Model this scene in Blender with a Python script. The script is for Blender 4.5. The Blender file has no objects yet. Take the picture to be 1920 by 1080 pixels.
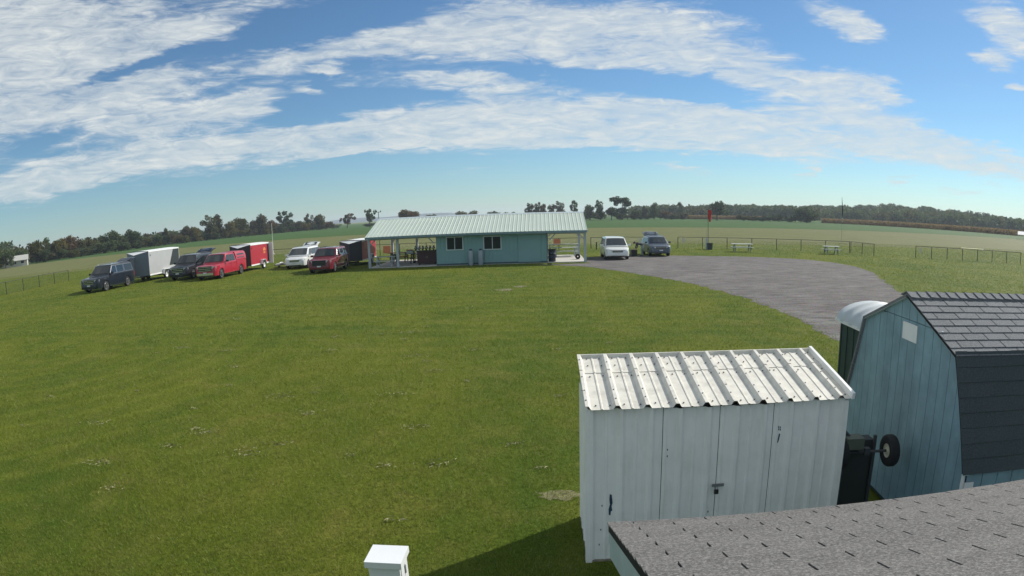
import bpy, bmesh, math, random
import numpy as np
from mathutils import Matrix, Vector
R = math.radians
random.seed(5); rng = np.random.default_rng(5)
sc = bpy.context.scene
COL = sc.collection

# ------------------------------------------------------------------ camera
MM = 36 / 1920
cam_d = bpy.data.cameras.new('camera'); cam = bpy.data.objects.new('camera', cam_d); COL.objects.link(cam); sc.camera = cam
cam_d.type = 'PANO'; cam_d.panorama_type = 'FISHEYE_LENS_POLYNOMIAL'      # wide security-camera lens
cam_d.sensor_fit = 'HORIZONTAL'; cam_d.sensor_width = 36; cam_d.sensor_height = 20.25
cam_d.fisheye_fov = R(180)
cam_d.fisheye_polynomial_k0 = 0; cam_d.fisheye_polynomial_k1 = -1 / (1212.5 * MM)
cam_d.fisheye_polynomial_k2 = 0; cam_d.fisheye_polynomial_k3 = 0; cam_d.fisheye_polynomial_k4 = 0
cam_d.shift_x = -60.5 / 1920; cam_d.shift_y = 102.6 / 1080
cam_d.clip_start = 0.05; cam_d.clip_end = 20000
cam.matrix_world = Matrix.Translation((0, 0, 3.6)) @ Matrix.Rotation(math.pi / 2 - .199, 4, 'X') @ Matrix.Rotation(-.023, 4, 'Z')

# ------------------------------------------------------------------ light
SUN_AZ, SUN_EL = R(52), R(34.6)        # azimuth to the right of the view direction
SKY_STRENGTH, SUN_STRENGTH = 0.088, 5.0
sc.view_settings.view_transform = 'Standard'; sc.view_settings.look = 'None'
sc.view_settings.gamma = 1; sc.view_settings.use_curve_mapping = False
sc.view_settings.exposure = 0.12
sc.cycles.use_denoising = True
sc.cycles.max_bounces = 6
sun_d = bpy.data.lights.new('sun', 'SUN'); sun_d.energy = SUN_STRENGTH; sun_d.angle = R(.55); sun_d.color = (1, .95, .87)
sun = bpy.data.objects.new('sun', sun_d); COL.objects.link(sun)
sdir = Vector((math.sin(SUN_AZ) * math.cos(SUN_EL), math.cos(SUN_AZ) * math.cos(SUN_EL), math.sin(SUN_EL)))
sun.rotation_euler = sdir.to_track_quat('Z', 'Y').to_euler(); sun.location = sdir * 100

CL = [(-42.45, 15.4, 13.46, 5.5, 20.98, 1.0), (-47.01, 18.55, 7.68, 5.07, -1.88, 0.6), (-27.88, 17.9, 8.78, 1.6, 17.62, 0.75), (-34.77, 12.6, 13.89, 1.09, 9.21, 1.0), (-32.38, 10.02, 10.67, 1.54, 6.97, 1.0), (-25.34, 10.74, 2.76, 1.31, 16.77, 0.5), (-44.63, 5.52, 5.07, 1.57, 7.31, 0.9), (-35.21, 6.66, 11.6, 1.62, 5.98, 1.0), (-16.92, 7.68, 13.08, 1.59, 3.17, 1.05), (-1.45, 8.23, 13.11, 2.36, 0.56, 1.1), (17.26, 7.56, 14.01, 2.43, -3.76, 1.1), (34.06, 6.19, 11.99, 1.81, -10.52, 1.05), (6.46, 6.0, 14.03, 0.42, -1.7, 0.5), (-19.29, 6.03, 13.99, 0.37, 4.74, 0.5), (-17.36, 15.0, 9.35, 1.22, 11.84, 0.8), (-7.91, 16.34, 8.97, 2.27, 8.37, 0.95), (3.46, 16.3, 9.94, 2.83, -1.19, 0.95), (6.69, 14.11, 11.29, 1.89, -5.99, 0.8), (20.25, 12.11, 12.07, 1.69, -14.0, 0.95), (28.67, 11.46, 5.08, 1.02, -13.17, 0.8), (13.87, 16.35, 7.06, 1.89, -8.76, 0.6), (-8.88, 12.22, 5.17, 0.94, 1.14, 0.7), (-2.79, 11.48, 4.7, 1.23, -1.51, 0.7), (41.36, 16.42, 4.16, 1.7, -31.43, 1.0), (40.1, 13.51, 2.04, 0.89, -6.72, 1.0), (28.09, 16.45, 5.01, 1.23, -25.21, 0.9), (37.11, 11.36, 1.49, 0.53, -3.6, 0.8), (41.79, 11.25, 1.21, 0.39, -3.2, 0.8), (23.72, 3.62, 1.14, 0.41, 25.57, 0.75), (31.67, 3.28, 1.42, 0.36, 13.71, 0.75), (12.12, 3.99, 2.8, 0.42, -8.02, 0.6), (36.82, 2.54, 1.87, 0.27, -0.71, 0.5), (-18.76, 13.15, 1.51, 0.42, -2.33, 0.85), (-19.7, 11.61, 1.9, 0.46, -17.15, 0.6), (-6.7, 3.95, 3.28, 0.28, 0.95, 0.4), (-15.47, 11.43, 2.38, 0.92, -21.94, 0.4)]
HO = [(-18.76, 10.18, 5.12, 1.22, 9.27, 0.7), (-35.76, 14.2, 5.96, 0.55, 14.38, 0.7), (-17.42, 18.02, 7.11, 1.22, 3.16, 0.6), (10.35, 11.23, 7.02, 0.75, -8.66, 0.8), (14.54, 10.36, 5.59, 0.66, -10.29, 0.7), (34.45, 13.53, 5.01, 3.24, -19.0, 0.9), (37.89, 8.74, 5.0, 1.36, -17.49, 0.7), (-43.17, 8.81, 3.22, 0.7, 8.41, 0.7), (-27.26, 13.79, 5.57, 0.56, 11.04, 0.4), (-0.42, 12.36, 9.4, 0.38, -3.36, 0.4), (12.79, 13.55, 2.35, 1.03, -0.63, 0.3)]


class NT:
    """small helper for node trees"""
    def __init__(s, tree): s.t = tree; s.n = tree.nodes; s.l = tree.links
    def node(s, typ, **kw):
        n = s.n.new(typ)
        for k, v in kw.items(): setattr(n, k, v)
        return n
    def put(s, sock, v):
        if isinstance(v, bpy.types.NodeSocket): s.l.new(v, sock)
        elif v is not None: sock.default_value = v
    def math(s, op, a, b=None, c=None, clamp=False):
        n = s.node('ShaderNodeMath', operation=op); n.use_clamp = clamp
        s.put(n.inputs[0], a); s.put(n.inputs[1], b)
        if c is not None: s.put(n.inputs[2], c)
        return n.outputs[0]
    def vmath(s, op, a, b=None):
        n = s.node('ShaderNodeVectorMath', operation=op); s.put(n.inputs[0], a)
        if b is not None: s.put(n.inputs[1], b)
        return n
    def noise(s, vec, scale, detail=4, rough=.55, dist=0.0, lac=2.0):
        n = s.node('ShaderNodeTexNoise'); s.put(n.inputs['Vector'], vec); n.inputs['Scale'].default_value = scale
        n.inputs['Detail'].default_value = detail; n.inputs['Roughness'].default_value = rough
        n.inputs['Distortion'].default_value = dist; n.inputs['Lacunarity'].default_value = lac
        return n.outputs[0]
    def ramp(s, fac, stops, interp='LINEAR'):
        n = s.node('ShaderNodeValToRGB'); s.put(n.inputs[0], fac); cr = n.color_ramp; cr.interpolation = interp
        while len(cr.elements) < len(stops): cr.elements.new(.5)
        for e, (p, c) in zip(cr.elements, stops):
            e.position = p; e.color = (c, c, c, 1) if isinstance(c, (int, float)) else (*c, 1)
        return n.outputs[0]
    def mix(s, fac, a, b, blend='MIX'):
        n = s.node('ShaderNodeMix', data_type='RGBA', blend_type=blend); s.put(n.inputs[0], fac)
        for i, v in ((6, a), (7, b)):
            s.put(n.inputs[i], (*v, 1) if isinstance(v, tuple) and len(v) == 3 else v)
        return n.outputs[2]
    def maprange(s, v, a, b, c=0., d=1., smooth=False):
        n = s.node('ShaderNodeMapRange'); n.interpolation_type = 'SMOOTHSTEP' if smooth else 'LINEAR'
        s.put(n.inputs[0], v)
        for i, q in enumerate((a, b, c, d)): n.inputs[i + 1].default_value = q
        return n.outputs[0]
    def mapping(s, vec, loc=(0, 0, 0), rot=(0, 0, 0), scale=(1, 1, 1), typ='POINT'):
        n = s.node('ShaderNodeMapping', vector_type=typ); s.put(n.inputs[0], vec)
        n.inputs[1].default_value = loc; n.inputs[2].default_value = rot; n.inputs[3].default_value = scale
        return n.outputs[0]


def make_world():
    w = bpy.data.worlds.new('World'); sc.world = w; w.use_nodes = True
    t = NT(w.node_tree); t.n.clear()
    out = t.node('ShaderNodeOutputWorld')
    sky = t.node('ShaderNodeTexSky', sky_type='NISHITA'); sky.sun_disc = False
    sky.sun_elevation = SUN_EL; sky.sun_rotation = SUN_AZ; sky.altitude = 250; sky.air_density = 1.0; sky.dust_density = .15; sky.ozone_density = 3.0
    gen = t.node('ShaderNodeTexCoord').outputs['Generated']
    nrm = t.vmath('NORMALIZE', gen).outputs[0]
    sp = t.node('ShaderNodeSeparateXYZ'); t.put(sp.inputs[0], nrm); dx, dy, dz = sp.outputs
    az = t.math('MULTIPLY', t.math('ARCTAN2', dx, dy), 180 / math.pi)
    el = t.math('MULTIPLY', t.math('ARCSINE', dz), 180 / math.pi)
    # cirrus sheet seen in perspective: position on a layer overhead
    den = t.math('ADD', t.math('MAXIMUM', dz, 0.0), .055)
    cmb = t.node('ShaderNodeCombineXYZ'); t.put(cmb.inputs[0], t.math('DIVIDE', dx, den)); t.put(cmb.inputs[1], t.math('DIVIDE', dy, den))
    lay = cmb.outputs[0]
    lay_r = t.mapping(lay, rot=(0, 0, R(14)), scale=(.6, 1, 1))
    n_big = t.noise(lay_r, 1.1, 7, .62, 1.0)
    sph = t.mapping(nrm, rot=(0, R(10), 0), scale=(.8, .8, 4.2))
    n_str = t.noise(sph, 8.5, 10, .60, .9)
    n_fine = t.noise(t.mapping(nrm, loc=(4, 1, 2), rot=(0, R(-20), 0), scale=(.62, .62, 2.6)), 30, 8, .66, 1.2)
    # warp for ragged edges
    wa = t.math('MULTIPLY', t.math('SUBTRACT', t.noise(lay, 1.7, 5, .6, .6), .5), 6.0)
    wb = t.math('MULTIPLY', t.math('SUBTRACT', t.noise(t.mapping(lay, loc=(7, 3, 0)), 2.2, 5, .6, .6), .5), 3.2)
    az2 = t.math('ADD', az, wa); el2 = t.math('ADD', el, t.math('MULTIPLY', wb, t.maprange(el, 1, 14, .35, 1.0)))
    c2 = t.node('ShaderNodeCombineXYZ'); t.put(c2.inputs[0], az2); t.put(c2.inputs[1], el2); ae = c2.outputs[0]
    acc = None
    for lst, sg in ((CL, 1), (HO, -1)):
        for (a, e, la, lb, an, wt) in lst:
            m = t.mapping(ae, loc=(a, e, 0), rot=(0, 0, R(an)), scale=(la, lb, 1), typ='TEXTURE')
            d = t.vmath('LENGTH', m).outputs['Value']
            v = t.maprange(d, 0.30 if sg > 0 else .25, 1.50 if sg > 0 else 1.45, sg * wt, 0.0, smooth=True)
            acc = v if acc is None else t.math('ADD', acc, v)
    infr = t.math('MULTIPLY', t.maprange(t.math('ABSOLUTE', az), 48, 70, 1, 0, True), t.maprange(el, 17, 26, 1, 0, True))
    gen_cl = t.math('MULTIPLY', t.maprange(n_big, .34, .52, 0, 1, True), t.maprange(el, 3, 9, 0, .95))  # unseen cloud cover outside the frame, thickened to add ambient fill
    base = t.math('ADD', t.math('MULTIPLY', t.math('MINIMUM', acc, 1.05), infr), t.math('MULTIPLY', gen_cl, t.math('SUBTRACT', 1.0, infr)))
    # break up with streaks
    tex = t.math('ADD', t.math('ADD', t.math('MULTIPLY', t.math('SUBTRACT', n_str, .5), 1.5), t.math('MULTIPLY', t.math('SUBTRACT', n_fine, .5), 1.3)), t.math('MULTIPLY', t.math('SUBTRACT', n_big, .5), 1.1))
    dens = t.math('ADD', base, t.math('MULTIPLY', tex, t.maprange(base, 0.0, .5, .38, .95)))
    dens = t.maprange(dens, .10, 1.02, 0, 1, True)
    dens = t.math('MULTIPLY', dens, t.maprange(t.math('ADD', n_fine, n_str), .75, 1.25, .46, .95))
    col = t.mix(t.maprange(t.math('ADD', n_fine, t.math('MULTIPLY', n_str, .6)), .55, 1.05), (.55, .61, .64), (.70, .735, .73))
    b1 = t.node('ShaderNodeBackground'); t.put(b1.inputs[0], t.mix(1.0, sky.outputs[0], (.68, .91, 1.03), 'MULTIPLY')); b1.inputs[1].default_value = SKY_STRENGTH
    b2 = t.node('ShaderNodeBackground'); t.put(b2.inputs[0], col); b2.inputs[1].default_value = 1.0
    ms = t.node('ShaderNodeMixShader'); t.put(ms.inputs[0], dens); t.l.new(b1.outputs[0], ms.inputs[1]); t.l.new(b2.outputs[0], ms.inputs[2])
    t.l.new(ms.outputs[0], out.inputs[0])
    w.cycles.sampling_method = 'MANUAL'; w.cycles.sample_map_resolution = 512
make_world()

# ------------------------------------------------------------------ materials
MATS = {}
def mat(name, col, rough=.6, metal=0., var=.12, vscale=3., bump=0., bscale=60., col2=None, coat=0., spec=.5, dirt=None, coords='Object', alpha=None, trans=0.):
    if name in MATS: return MATS[name]
    m = bpy.data.materials.new(name); m.use_nodes = True; t = NT(m.node_tree); b = t.n['Principled BSDF']
    tc = t.node('ShaderNodeTexCoord').outputs[coords]
    n = t.noise(tc, vscale, 5, .6)
    lo = tuple(c * (1 - var) for c in col); hi = tuple(min(1, c * (1 + var)) for c in col)
    if col2: hi = col2
    c = t.mix(t.maprange(n, .3, .7), lo, hi)
    if dirt:
        dn = t.noise(t.mapping(tc, scale=(4, 4, .8)), 2.0, 6, .65)
        c = t.mix(t.maprange(dn, .5, .78, 0, dirt[3]), c, dirt[:3])
    t.put(b.inputs['Base Color'], c)
    b.inputs['Roughness'].default_value = rough; b.inputs['Metallic'].default_value = metal
    b.inputs['Coat Weight'].default_value = coat; b.inputs['Coat Roughness'].default_value = .06
    b.inputs['Specular IOR Level'].default_value = spec
    b.inputs['Transmission Weight'].default_value = trans
    if bump:
        bn = t.node('ShaderNodeBump'); bn.inputs['Strength'].default_value = bump; bn.inputs['Distance'].default_value = .01
        t.put(bn.inputs['Height'], t.noise(tc, bscale, 4, .6)); t.l.new(bn.outputs[0], b.inputs['Normal'])
    MATS[name] = m; return m

# ------------------------------------------------------------------ mesh helpers
class MB:
    def __init__(s): s.v = []; s.f = []; s.m = []
    def add(s, vs, fs, m=0):
        o = len(s.v); s.v += [tuple(p) for p in vs]
        for f in fs: s.f.append(tuple(i + o for i in f)); s.m.append(m)
        return s
    def poly(s, pts, m=0): return s.add(pts, [tuple(range(len(pts)))], m)
    def box(s, c, d, rot=None, m=0):
        x, y, z = (q / 2 for q in d)
        vs = [Vector(p) for p in ((-x, -y, -z), (x, -y, -z), (x, y, -z), (-x, y, -z), (-x, -y, z), (x, -y, z), (x, y, z), (-x, y, z))]
        if rot is not None: vs = [rot @ p for p in vs]
        c = Vector(c)
        return s.add([p + c for p in vs], [(3, 2, 1, 0), (4, 5, 6, 7), (0, 1, 5, 4), (1, 2, 6, 5), (2, 3, 7, 6), (3, 0, 4, 7)], m)
    def bx(s, a, b, m=0):
        return s.box([(p + q) / 2 for p, q in zip(a, b)], [abs(q - p) for p, q in zip(a, b)], None, m)
    def beam(s, p0, p1, w, t, m=0, up=(0, 0, 1)):
        p0, p1 = Vector(p0), Vector(p1); d = (p1 - p0); L = d.length; d.normalize()
        u = Vector(up)
        if abs(d.dot(u)) > .98: u = Vector((1, 0, 0))
        sd = d.cross(u).normalized(); u2 = sd.cross(d)
        rot = Matrix((d, sd, u2)).transposed()
        return s.box((p0 + p1) / 2, (L, w, t), rot, m)
    def tube(s, pts, rad, n=6, m=0, caps=True):
        pts = [Vector(p) for p in pts]; rad = rad if hasattr(rad, '__len__') else [rad] * len(pts)
        o = len(s.v); prev = None
        for i, p in enumerate(pts):
            d = (pts[min(i + 1, len(pts) - 1)] - pts[max(i - 1, 0)]).normalized()
            a = Vector((0, 0, 1)) if abs(d.z) < .9 else Vector((1, 0, 0))
            e1 = d.cross(a).normalized(); e2 = d.cross(e1)
            for k in range(n):
                t = 2 * math.pi * k / n; s.v.append(tuple(p + (e1 * math.cos(t) + e2 * math.sin(t)) * rad[i]))
        for i in range(len(pts) - 1):
            for k in range(n):
                a = o + i * n + k; b = o + i * n + (k + 1) % n
                s.f.append((a, b, b + n, a + n)); s.m.append(m)
        if caps:
            s.f.append(tuple(o + k for k in range(n))[::-1]); s.m.append(m)
            e = o + (len(pts) - 1) * n; s.f.append(tuple(e + k for k in range(n))); s.m.append(m)
        return s
    def lathe(s, prof, n=20, c=(0, 0, 0), axis='Z', m=0):
        o = len(s.v); k = len(prof)
        for j in range(n):
            t = 2 * math.pi * j / n
            for r, z in prof:
                p = (r * math.cos(t), r * math.sin(t), z)
                if axis == 'Y': p = (p[0], p[2], p[1])
                if axis == 'X': p = (p[2], p[0], p[1])
                s.v.append((p[0] + c[0], p[1] + c[1], p[2] + c[2]))
        for j in range(n):
            for i in range(k - 1):
                a = o + j * k + i; b = o + ((j + 1) % n) * k + i
                s.f.append((a, b, b + 1, a + 1) if axis != 'Y' else (a, a + 1, b + 1, b)); s.m.append(m)
        return s
    def prism(s, poly, fn, d0, d1, m=0):
        """poly of 2-D points, fn(u,v,d)->xyz, extruded d0..d1"""
        n = len(poly); a = [fn(u, v, d0) for u, v in poly]; b = [fn(u, v, d1) for u, v in poly]
        return s.add(a + b, [tuple(range(n))[::-1], tuple(range(n, 2 * n))] + [(i, (i + 1) % n, n + (i + 1) % n, n + i) for i in range(n)], m)
    def mesh(s, name, mats, smooth=None, fix=True):
        me = bpy.data.meshes.new(name); me.from_pydata(s.v, [], s.f)
        mats = mats if isinstance(mats, (list, tuple)) else [mats]
        for q in mats: me.materials.append(q)
        if len(mats) > 1: me.polygons.foreach_set('material_index', s.m)
        if fix:
            bm = bmesh.new(); bm.from_mesh(me); bmesh.ops.recalc_face_normals(bm, faces=bm.faces); bm.to_mesh(me); bm.free()
        if smooth is not None:
            me.shade_smooth(); me.set_sharp_from_angle(angle=R(smooth))
        me.update(); return me
    def build(s, name, mats, parent=None, loc=None, rz=0, smooth=None, fix=True):
        return link(name, s.mesh(name, mats, smooth, fix), parent, loc, rz)

def link(name, data, parent=None, loc=None, rz=0):
    o = bpy.data.objects.new(name, data); COL.objects.link(o)
    if parent is not None: o.parent = parent
    if loc is not None: o.location = loc
    if rz: o.rotation_euler[2] = rz
    return o
def tag(o, label=None, cat=None, group=None, kind=None):
    if label: o['label'] = label
    if cat: o['category'] = cat
    if group: o['group'] = group
    if kind: o['kind'] = kind
    return o
def thing(name, label, cat, loc=(0, 0, 0), rz=0, group=None):
    o = link(name, None, None, loc, rz); o.empty_display_size = .2
    return tag(o, label, cat, group)
def gz(x, y=0):
    t = min(max((-x - 8) / 22, 0), 1); return .3 * t * t * (3 - 2 * t)
def copy_tree(o, parent=None):
    c = o.copy(); COL.objects.link(c); c.parent = parent
    for ch in o.children: copy_tree(ch, c)
    return c

# ------------------------------------------------------------------ ground
def grass_mat(name, c_lo, c_hi, c_dry, dry=.35, stripes=.0, fine=1.0, blade=False):
    m = bpy.data.materials.new(name); m.use_nodes = True; t = NT(m.node_tree); b = t.n['Principled BSDF']
    tc = t.node('ShaderNodeTexCoord').outputs['Object']
    n1 = t.noise(t.mapping(tc, rot=(0, 0, R(35)), scale=(1, .6, 1)), .20, 7, .68, .8); n2 = t.noise(tc, 1.3, 5, .65); n3 = t.noise(tc, 14, 4, .7)
    c = t.mix(t.maprange(n1, .35, .65), c_lo, c_hi)
    c = t.mix(t.maprange(n2, .45, .75, 0, dry), c, c_dry)
    # patches of dry clippings and thin turf
    n4 = t.noise(t.mapping(tc, loc=(3, 9, 0)), .5, 6, .7, .6)
    c = t.mix(t.maprange(n4, .56, .72, 0, .6), c, c_dry)
    if stripes:
        d = t.vmath('LENGTH', t.mapping(tc, loc=(17, -17, 0))).outputs['Value']      # mower passes curve round the field corner
        spx = t.node('ShaderNodeSeparateXYZ'); t.put(spx.inputs[0], tc); X_, Y_ = spx.outputs[0], spx.outputs[1]
        wv = t.math('SINE', t.math('ADD', t.math('MULTIPLY', d, 5.6), t.math('MULTIPLY', n1, 3.)))
        wv2 = t.math('SINE', t.math('ADD', t.math('ADD', t.math('MULTIPLY', Y_, 4.4), t.math('MULTIPLY', X_, .42)), t.math('MULTIPLY', n1, 4.)))
        left = t.math('MULTIPLY', t.maprange(X_, -5, -9, 0, 1, True), t.maprange(Y_, 12, 30, 1, .4))
        f1 = t.math('MULTIPLY', t.maprange(wv, .35, .95, 0, .22), left)
        f2 = t.math('MULTIPLY', t.maprange(wv2, .2, .95, 0, .16), t.maprange(Y_, 11, 22, 0, 1, True))
        c = t.mix(t.math('MAXIMUM', f1, f2), c, tuple(q * 1.6 for q in c_hi))
    if blade:
        ri = t.node('ShaderNodeNewGeometry').outputs['Random Per Island']
        c = t.mix(t.maprange(ri, .0, 1., 0, .75), t.mix(.30, c, (0, 0, 0)), t.mix(.52, c, (.38, .49, .085)))
        c = t.mix(t.maprange(ri, .93, .96), c, (.30, .25, .13))
    else:
        c = t.mix(t.maprange(n3, .3, .7, .42 * fine, 0), c, (.012, .02, .006))
    t.put(b.inputs['Base Color'], c); b.inputs['Roughness'].default_value = .75 if not blade else .55
    b.inputs['Specular IOR Level'].default_value = .18 if blade else .04
    if not blade:
        bn = t.node('ShaderNodeBump'); bn.inputs['Strength'].default_value = .7; bn.inputs['Distance'].default_value = .05
        h = t.math('ADD', t.noise(tc, 22, 5, .7), t.math('MULTIPLY', t.noise(t.mapping(tc, scale=(1, .5, 1)), 4, 4, .6), 1.2))
        t.put(bn.inputs['Height'], h); t.l.new(bn.outputs[0], b.inputs['Normal'])
    else:
        b.inputs['Subsurface Weight'].default_value = 0
        tr = t.node('ShaderNodeBsdfTranslucent'); t.put(tr.inputs[0], t.mix(.25, c, (.22, .30, .03)))
        mx = t.node('ShaderNodeMixShader'); mx.inputs[0].default_value = .35
        out = t.n['Material Output']; t.l.new(b.outputs[0], mx.inputs[1]); t.l.new(tr.outputs[0], mx.inputs[2]); t.l.new(mx.outputs[0], out.inputs[0])
    MATS[name] = m; return m
LAWN = ((.084, .144, .018), (.182, .210, .026), (.290, .250, .066))
g_lawn = grass_mat('lawn_turf', *(tuple(q * .84 for q in c) for c in LAWN), .40, stripes=.13)
g_blade = grass_mat('lawn_blades', *LAWN, .32, stripes=.13, blade=True)
g_run = grass_mat('runway_turf', (.125, .140, .052), (.165, .170, .068), (.22, .20, .10), .5, fine=.5)
g_crop = grass_mat('crop_cover', (.052, .108, .030), (.066, .124, .036), (.08, .125, .04), .25, fine=.4)

XL = [-4000, -1500, -600, -300, -180, -120, -80, -60, -45, -36, -33] + [-31 + i * 1.0 for i in range(25)] + [-5, -2, 0, 3, 6, 10, 20, 40, 80, 160, 320, 700, 1500, 4000]
def sheet(name, ylines, xl, m, off, kind='structure', xclip=None):
    xs = [x for x in xl if xclip is None or xclip[0] < x < xclip[1]]
    if xclip: xs = [xclip[0]] + xs + [xclip[1]]
    b = MB(); W = len(xs)
    for y in ylines:
        for x in xs: b.v.append((x, y, gz(x) + off))
    for j in range(len(ylines) - 1):
        for i in range(W - 1):
            a = j * W + i; b.f.append((a, a + 1, a + 1 + W, a + W)); b.m.append(0)
    return tag(b.build(name, m, fix=False), kind=kind)
sheet('ground', [-400, -50, -10, 0, 10, 30, 60, 100, 200, 500, 1200, 4000], XL, g_lawn, 0)
sheet('runway', [74, 90, 110, 157.5], XL, g_run, .006, xclip=(-400, 420))
sheet('crop_field', [157, 220, 300, 420, 900], XL, g_crop, .016, xclip=(-900, 900))

# gravel yard and drive
GRAVEL = []
def gravel():
    m = bpy.data.materials.new('gravel'); m.use_nodes = True; t = NT(m.node_tree); b = t.n['Principled BSDF']
    tc = t.node('ShaderNodeTexCoord').outputs['Object']
    n1 = t.noise(tc, .35, 5, .6, .5); n2 = t.noise(t.mapping(tc, rot=(0, 0, R(20)), scale=(.3, 1.4, 1)), 2.4, 7, .72); n3 = t.noise(tc, 26, 4, .75)
    vo = t.node('ShaderNodeTexVoronoi'); t.put(vo.inputs['Vector'], tc); vo.inputs['Scale'].default_value = 22
    c = t.mix(t.maprange(n1, .3, .7), (.190, .178, .172), (.285, .268, .258))
    c = t.mix(t.maprange(n2, .42, .62, 0, .85), c, (.085, .079, .078))
    c = t.mix(.45, c, vo.outputs['Color'], 'SOFT_LIGHT')
    c = t.mix(t.maprange(n3, .3, .75, .55, 0), c, (.06, .056, .055))
    t.put(b.inputs['Base Color'], c); b.inputs['Roughness'].default_value = .95; b.inputs['Specular IOR Level'].default_value = .1
    bn = t.node('ShaderNodeBump'); bn.inputs['Strength'].default_value = .7; bn.inputs['Distance'].default_value = .035
    t.put(bn.inputs['Height'], t.math('ADD', n3, t.math('MULTIPLY', n2, 1.5))); t.l.new(bn.outputs[0], b.inputs['Normal'])
    near = [(-.3, 45.9), (1.2, 44.9), (2.97, 43.4), (5.2, 38.6), (7.6, 32.2), (8.6, 26.5), (8.9, 21.2), (8.5, 17.1), (8.2, 10), (8.1, 4), (8.0, -12)]
    far = [(12.6, -12), (12.6, 4), (13.2, 14), (15.2, 22), (17.4, 28), (19.6, 33.5), (21.8, 39), (22.8, 43), (22.5, 46.8), (20.9, 49.9), (17.5, 52.0), (11.7, 53.4), (7.5, 53.6), (3.4, 52.6), (3.3, 46.2)]
    P = near + far; pts = []; GRAVEL.extend(P)
    for i in range(len(P)):
        a, c2 = P[i], P[(i + 1) % len(P)]; L = math.dist(a, c2); k = max(2, int(L / .35))
        for j in range(k):
            f = j / k; pts.append((a[0] + (c2[0] - a[0]) * f + random.gauss(0, .09), a[1] + (c2[1] - a[1]) * f + random.gauss(0, .09), .004))
    bb = MB(); bb.poly(pts); o = bb.build('gravel_drive', m, fix=False)
    bm = bmesh.new(); bm.from_mesh(o.data); bmesh.ops.triangulate(bm, faces=bm.faces, ngon_method='EAR_CLIP'); bmesh.ops.recalc_face_normals(bm, faces=bm.faces)
    if sum(f.normal.z for f in bm.faces) < 0: bmesh.ops.reverse_faces(bm, faces=bm.faces)
    bm.to_mesh(o.data); bm.free()
    tag(o, kind='structure')
gravel()

soil = mat('bare_soil', (.15, .14, .065), .95, var=.4, vscale=9, bump=.8, bscale=30)
for (x, y, rx, ry) in ((.16, 7.75, .30, .20), (-1.9, 31.0, .55, .5), (-1.15, 32.2, .35, .5)):
    b = MB(); b.poly([(x + math.cos(a * .3142) * rx * random.uniform(.6, 1.15), y + math.sin(a * .3142) * ry * random.uniform(.6, 1.15), gz(x) + .005) for a in range(20)])
    tag(b.build('bare_patch', soil, fix=False), kind='structure')

# grass blades in front of the camera (nobody could count them)
def blades():
    out_v = []; 
    n = 1150000
    y = 4.0 * np.exp(rng.uniform(0, 1, n) * math.log(82 / 4.0)); x = rng.uniform(-1.75, 1.35, n) * (y + .8)
    cl = np.sin(x * 3.1 + np.sin(y * 2.3) * 2) * np.sin(y * 3.7 + np.sin(x * 1.9) * 2)
    xt, yt = x + rng.normal(0, .22, n), y + rng.normal(0, .22, n); ins = np.zeros(n, bool)                       # outside the gravel and the buildings
    gx, gy = np.array([p[0] for p in GRAVEL]), np.array([p[1] for p in GRAVEL])
    for i in range(len(gx)):
        x0, y0, x1, y1 = gx[i], gy[i], gx[i - 1], gy[i - 1]
        ins ^= ((y0 > yt) != (y1 > yt)) & (xt < (x1 - x0) * (yt - y0) / (y1 - y0 + 1e-9) + x0)
    keep = ~ins & ~((x > .38) & (x < 3.25) & (y > 5.95) & (y < 7.4)) & ~((x > .5) & (y < 4.1)) & ~((x > 3.9) & (x < 8) & (y > 4.9) & (y < 8.6)) & ~((x > 4.7) & (x < 6) & (y > 8.5) & (y < 9.8))
    keep &= ~((x > -13.4) & (x < 3.4) & (y > 47.2) & (y < 55.4))
    x, y, cl = x[keep], y[keep], cl[keep]; n = len(x)
    a = rng.uniform(0, 6.283, n); h = rng.uniform(.020, .048, n) * (1 + .25 * cl) * np.minimum(1.3, (y / 6) ** .15); w = .0040 * (y / 6) ** .8 * rng.uniform(.6, 1.3, n)
    lean = rng.uniform(.2, 1.1, n) * h; la = rng.uniform(0, 6.283, n)
    t = np.clip((-x - 8) / 22, 0, 1); z = .3 * t * t * (3 - 2 * t)
    v = np.empty((n, 3, 3))
    v[:, 0] = np.c_[x - np.cos(a) * w, y - np.sin(a) * w, z - .004]; v[:, 1] = np.c_[x + np.cos(a) * w, y + np.sin(a) * w, z - .004]
    v[:, 2] = np.c_[x + np.cos(la) * lean, y + np.sin(la) * lean, z + h]
    out_v.append(v.reshape(-1, 3))
    V = np.concatenate(out_v).astype(np.float32); n = len(V) // 3
    me = bpy.data.meshes.new('grass'); me.vertices.add(n * 3); me.vertices.foreach_set('co', V.ravel())
    me.loops.add(n * 3); me.loops.foreach_set('vertex_index', np.arange(n * 3, dtype=np.int32))
    me.polygons.add(n); me.polygons.foreach_set('loop_start', np.arange(0, n * 3, 3, dtype=np.int32)); me.polygons.foreach_set('loop_total', np.full(n, 3, dtype=np.int32))
    me.update(calc_edges=True); me.materials.append(g_blade)
    tag(link('grass', me), 'short mown grass covering the lawn in front', 'grass', kind='stuff')
blades()
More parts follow.
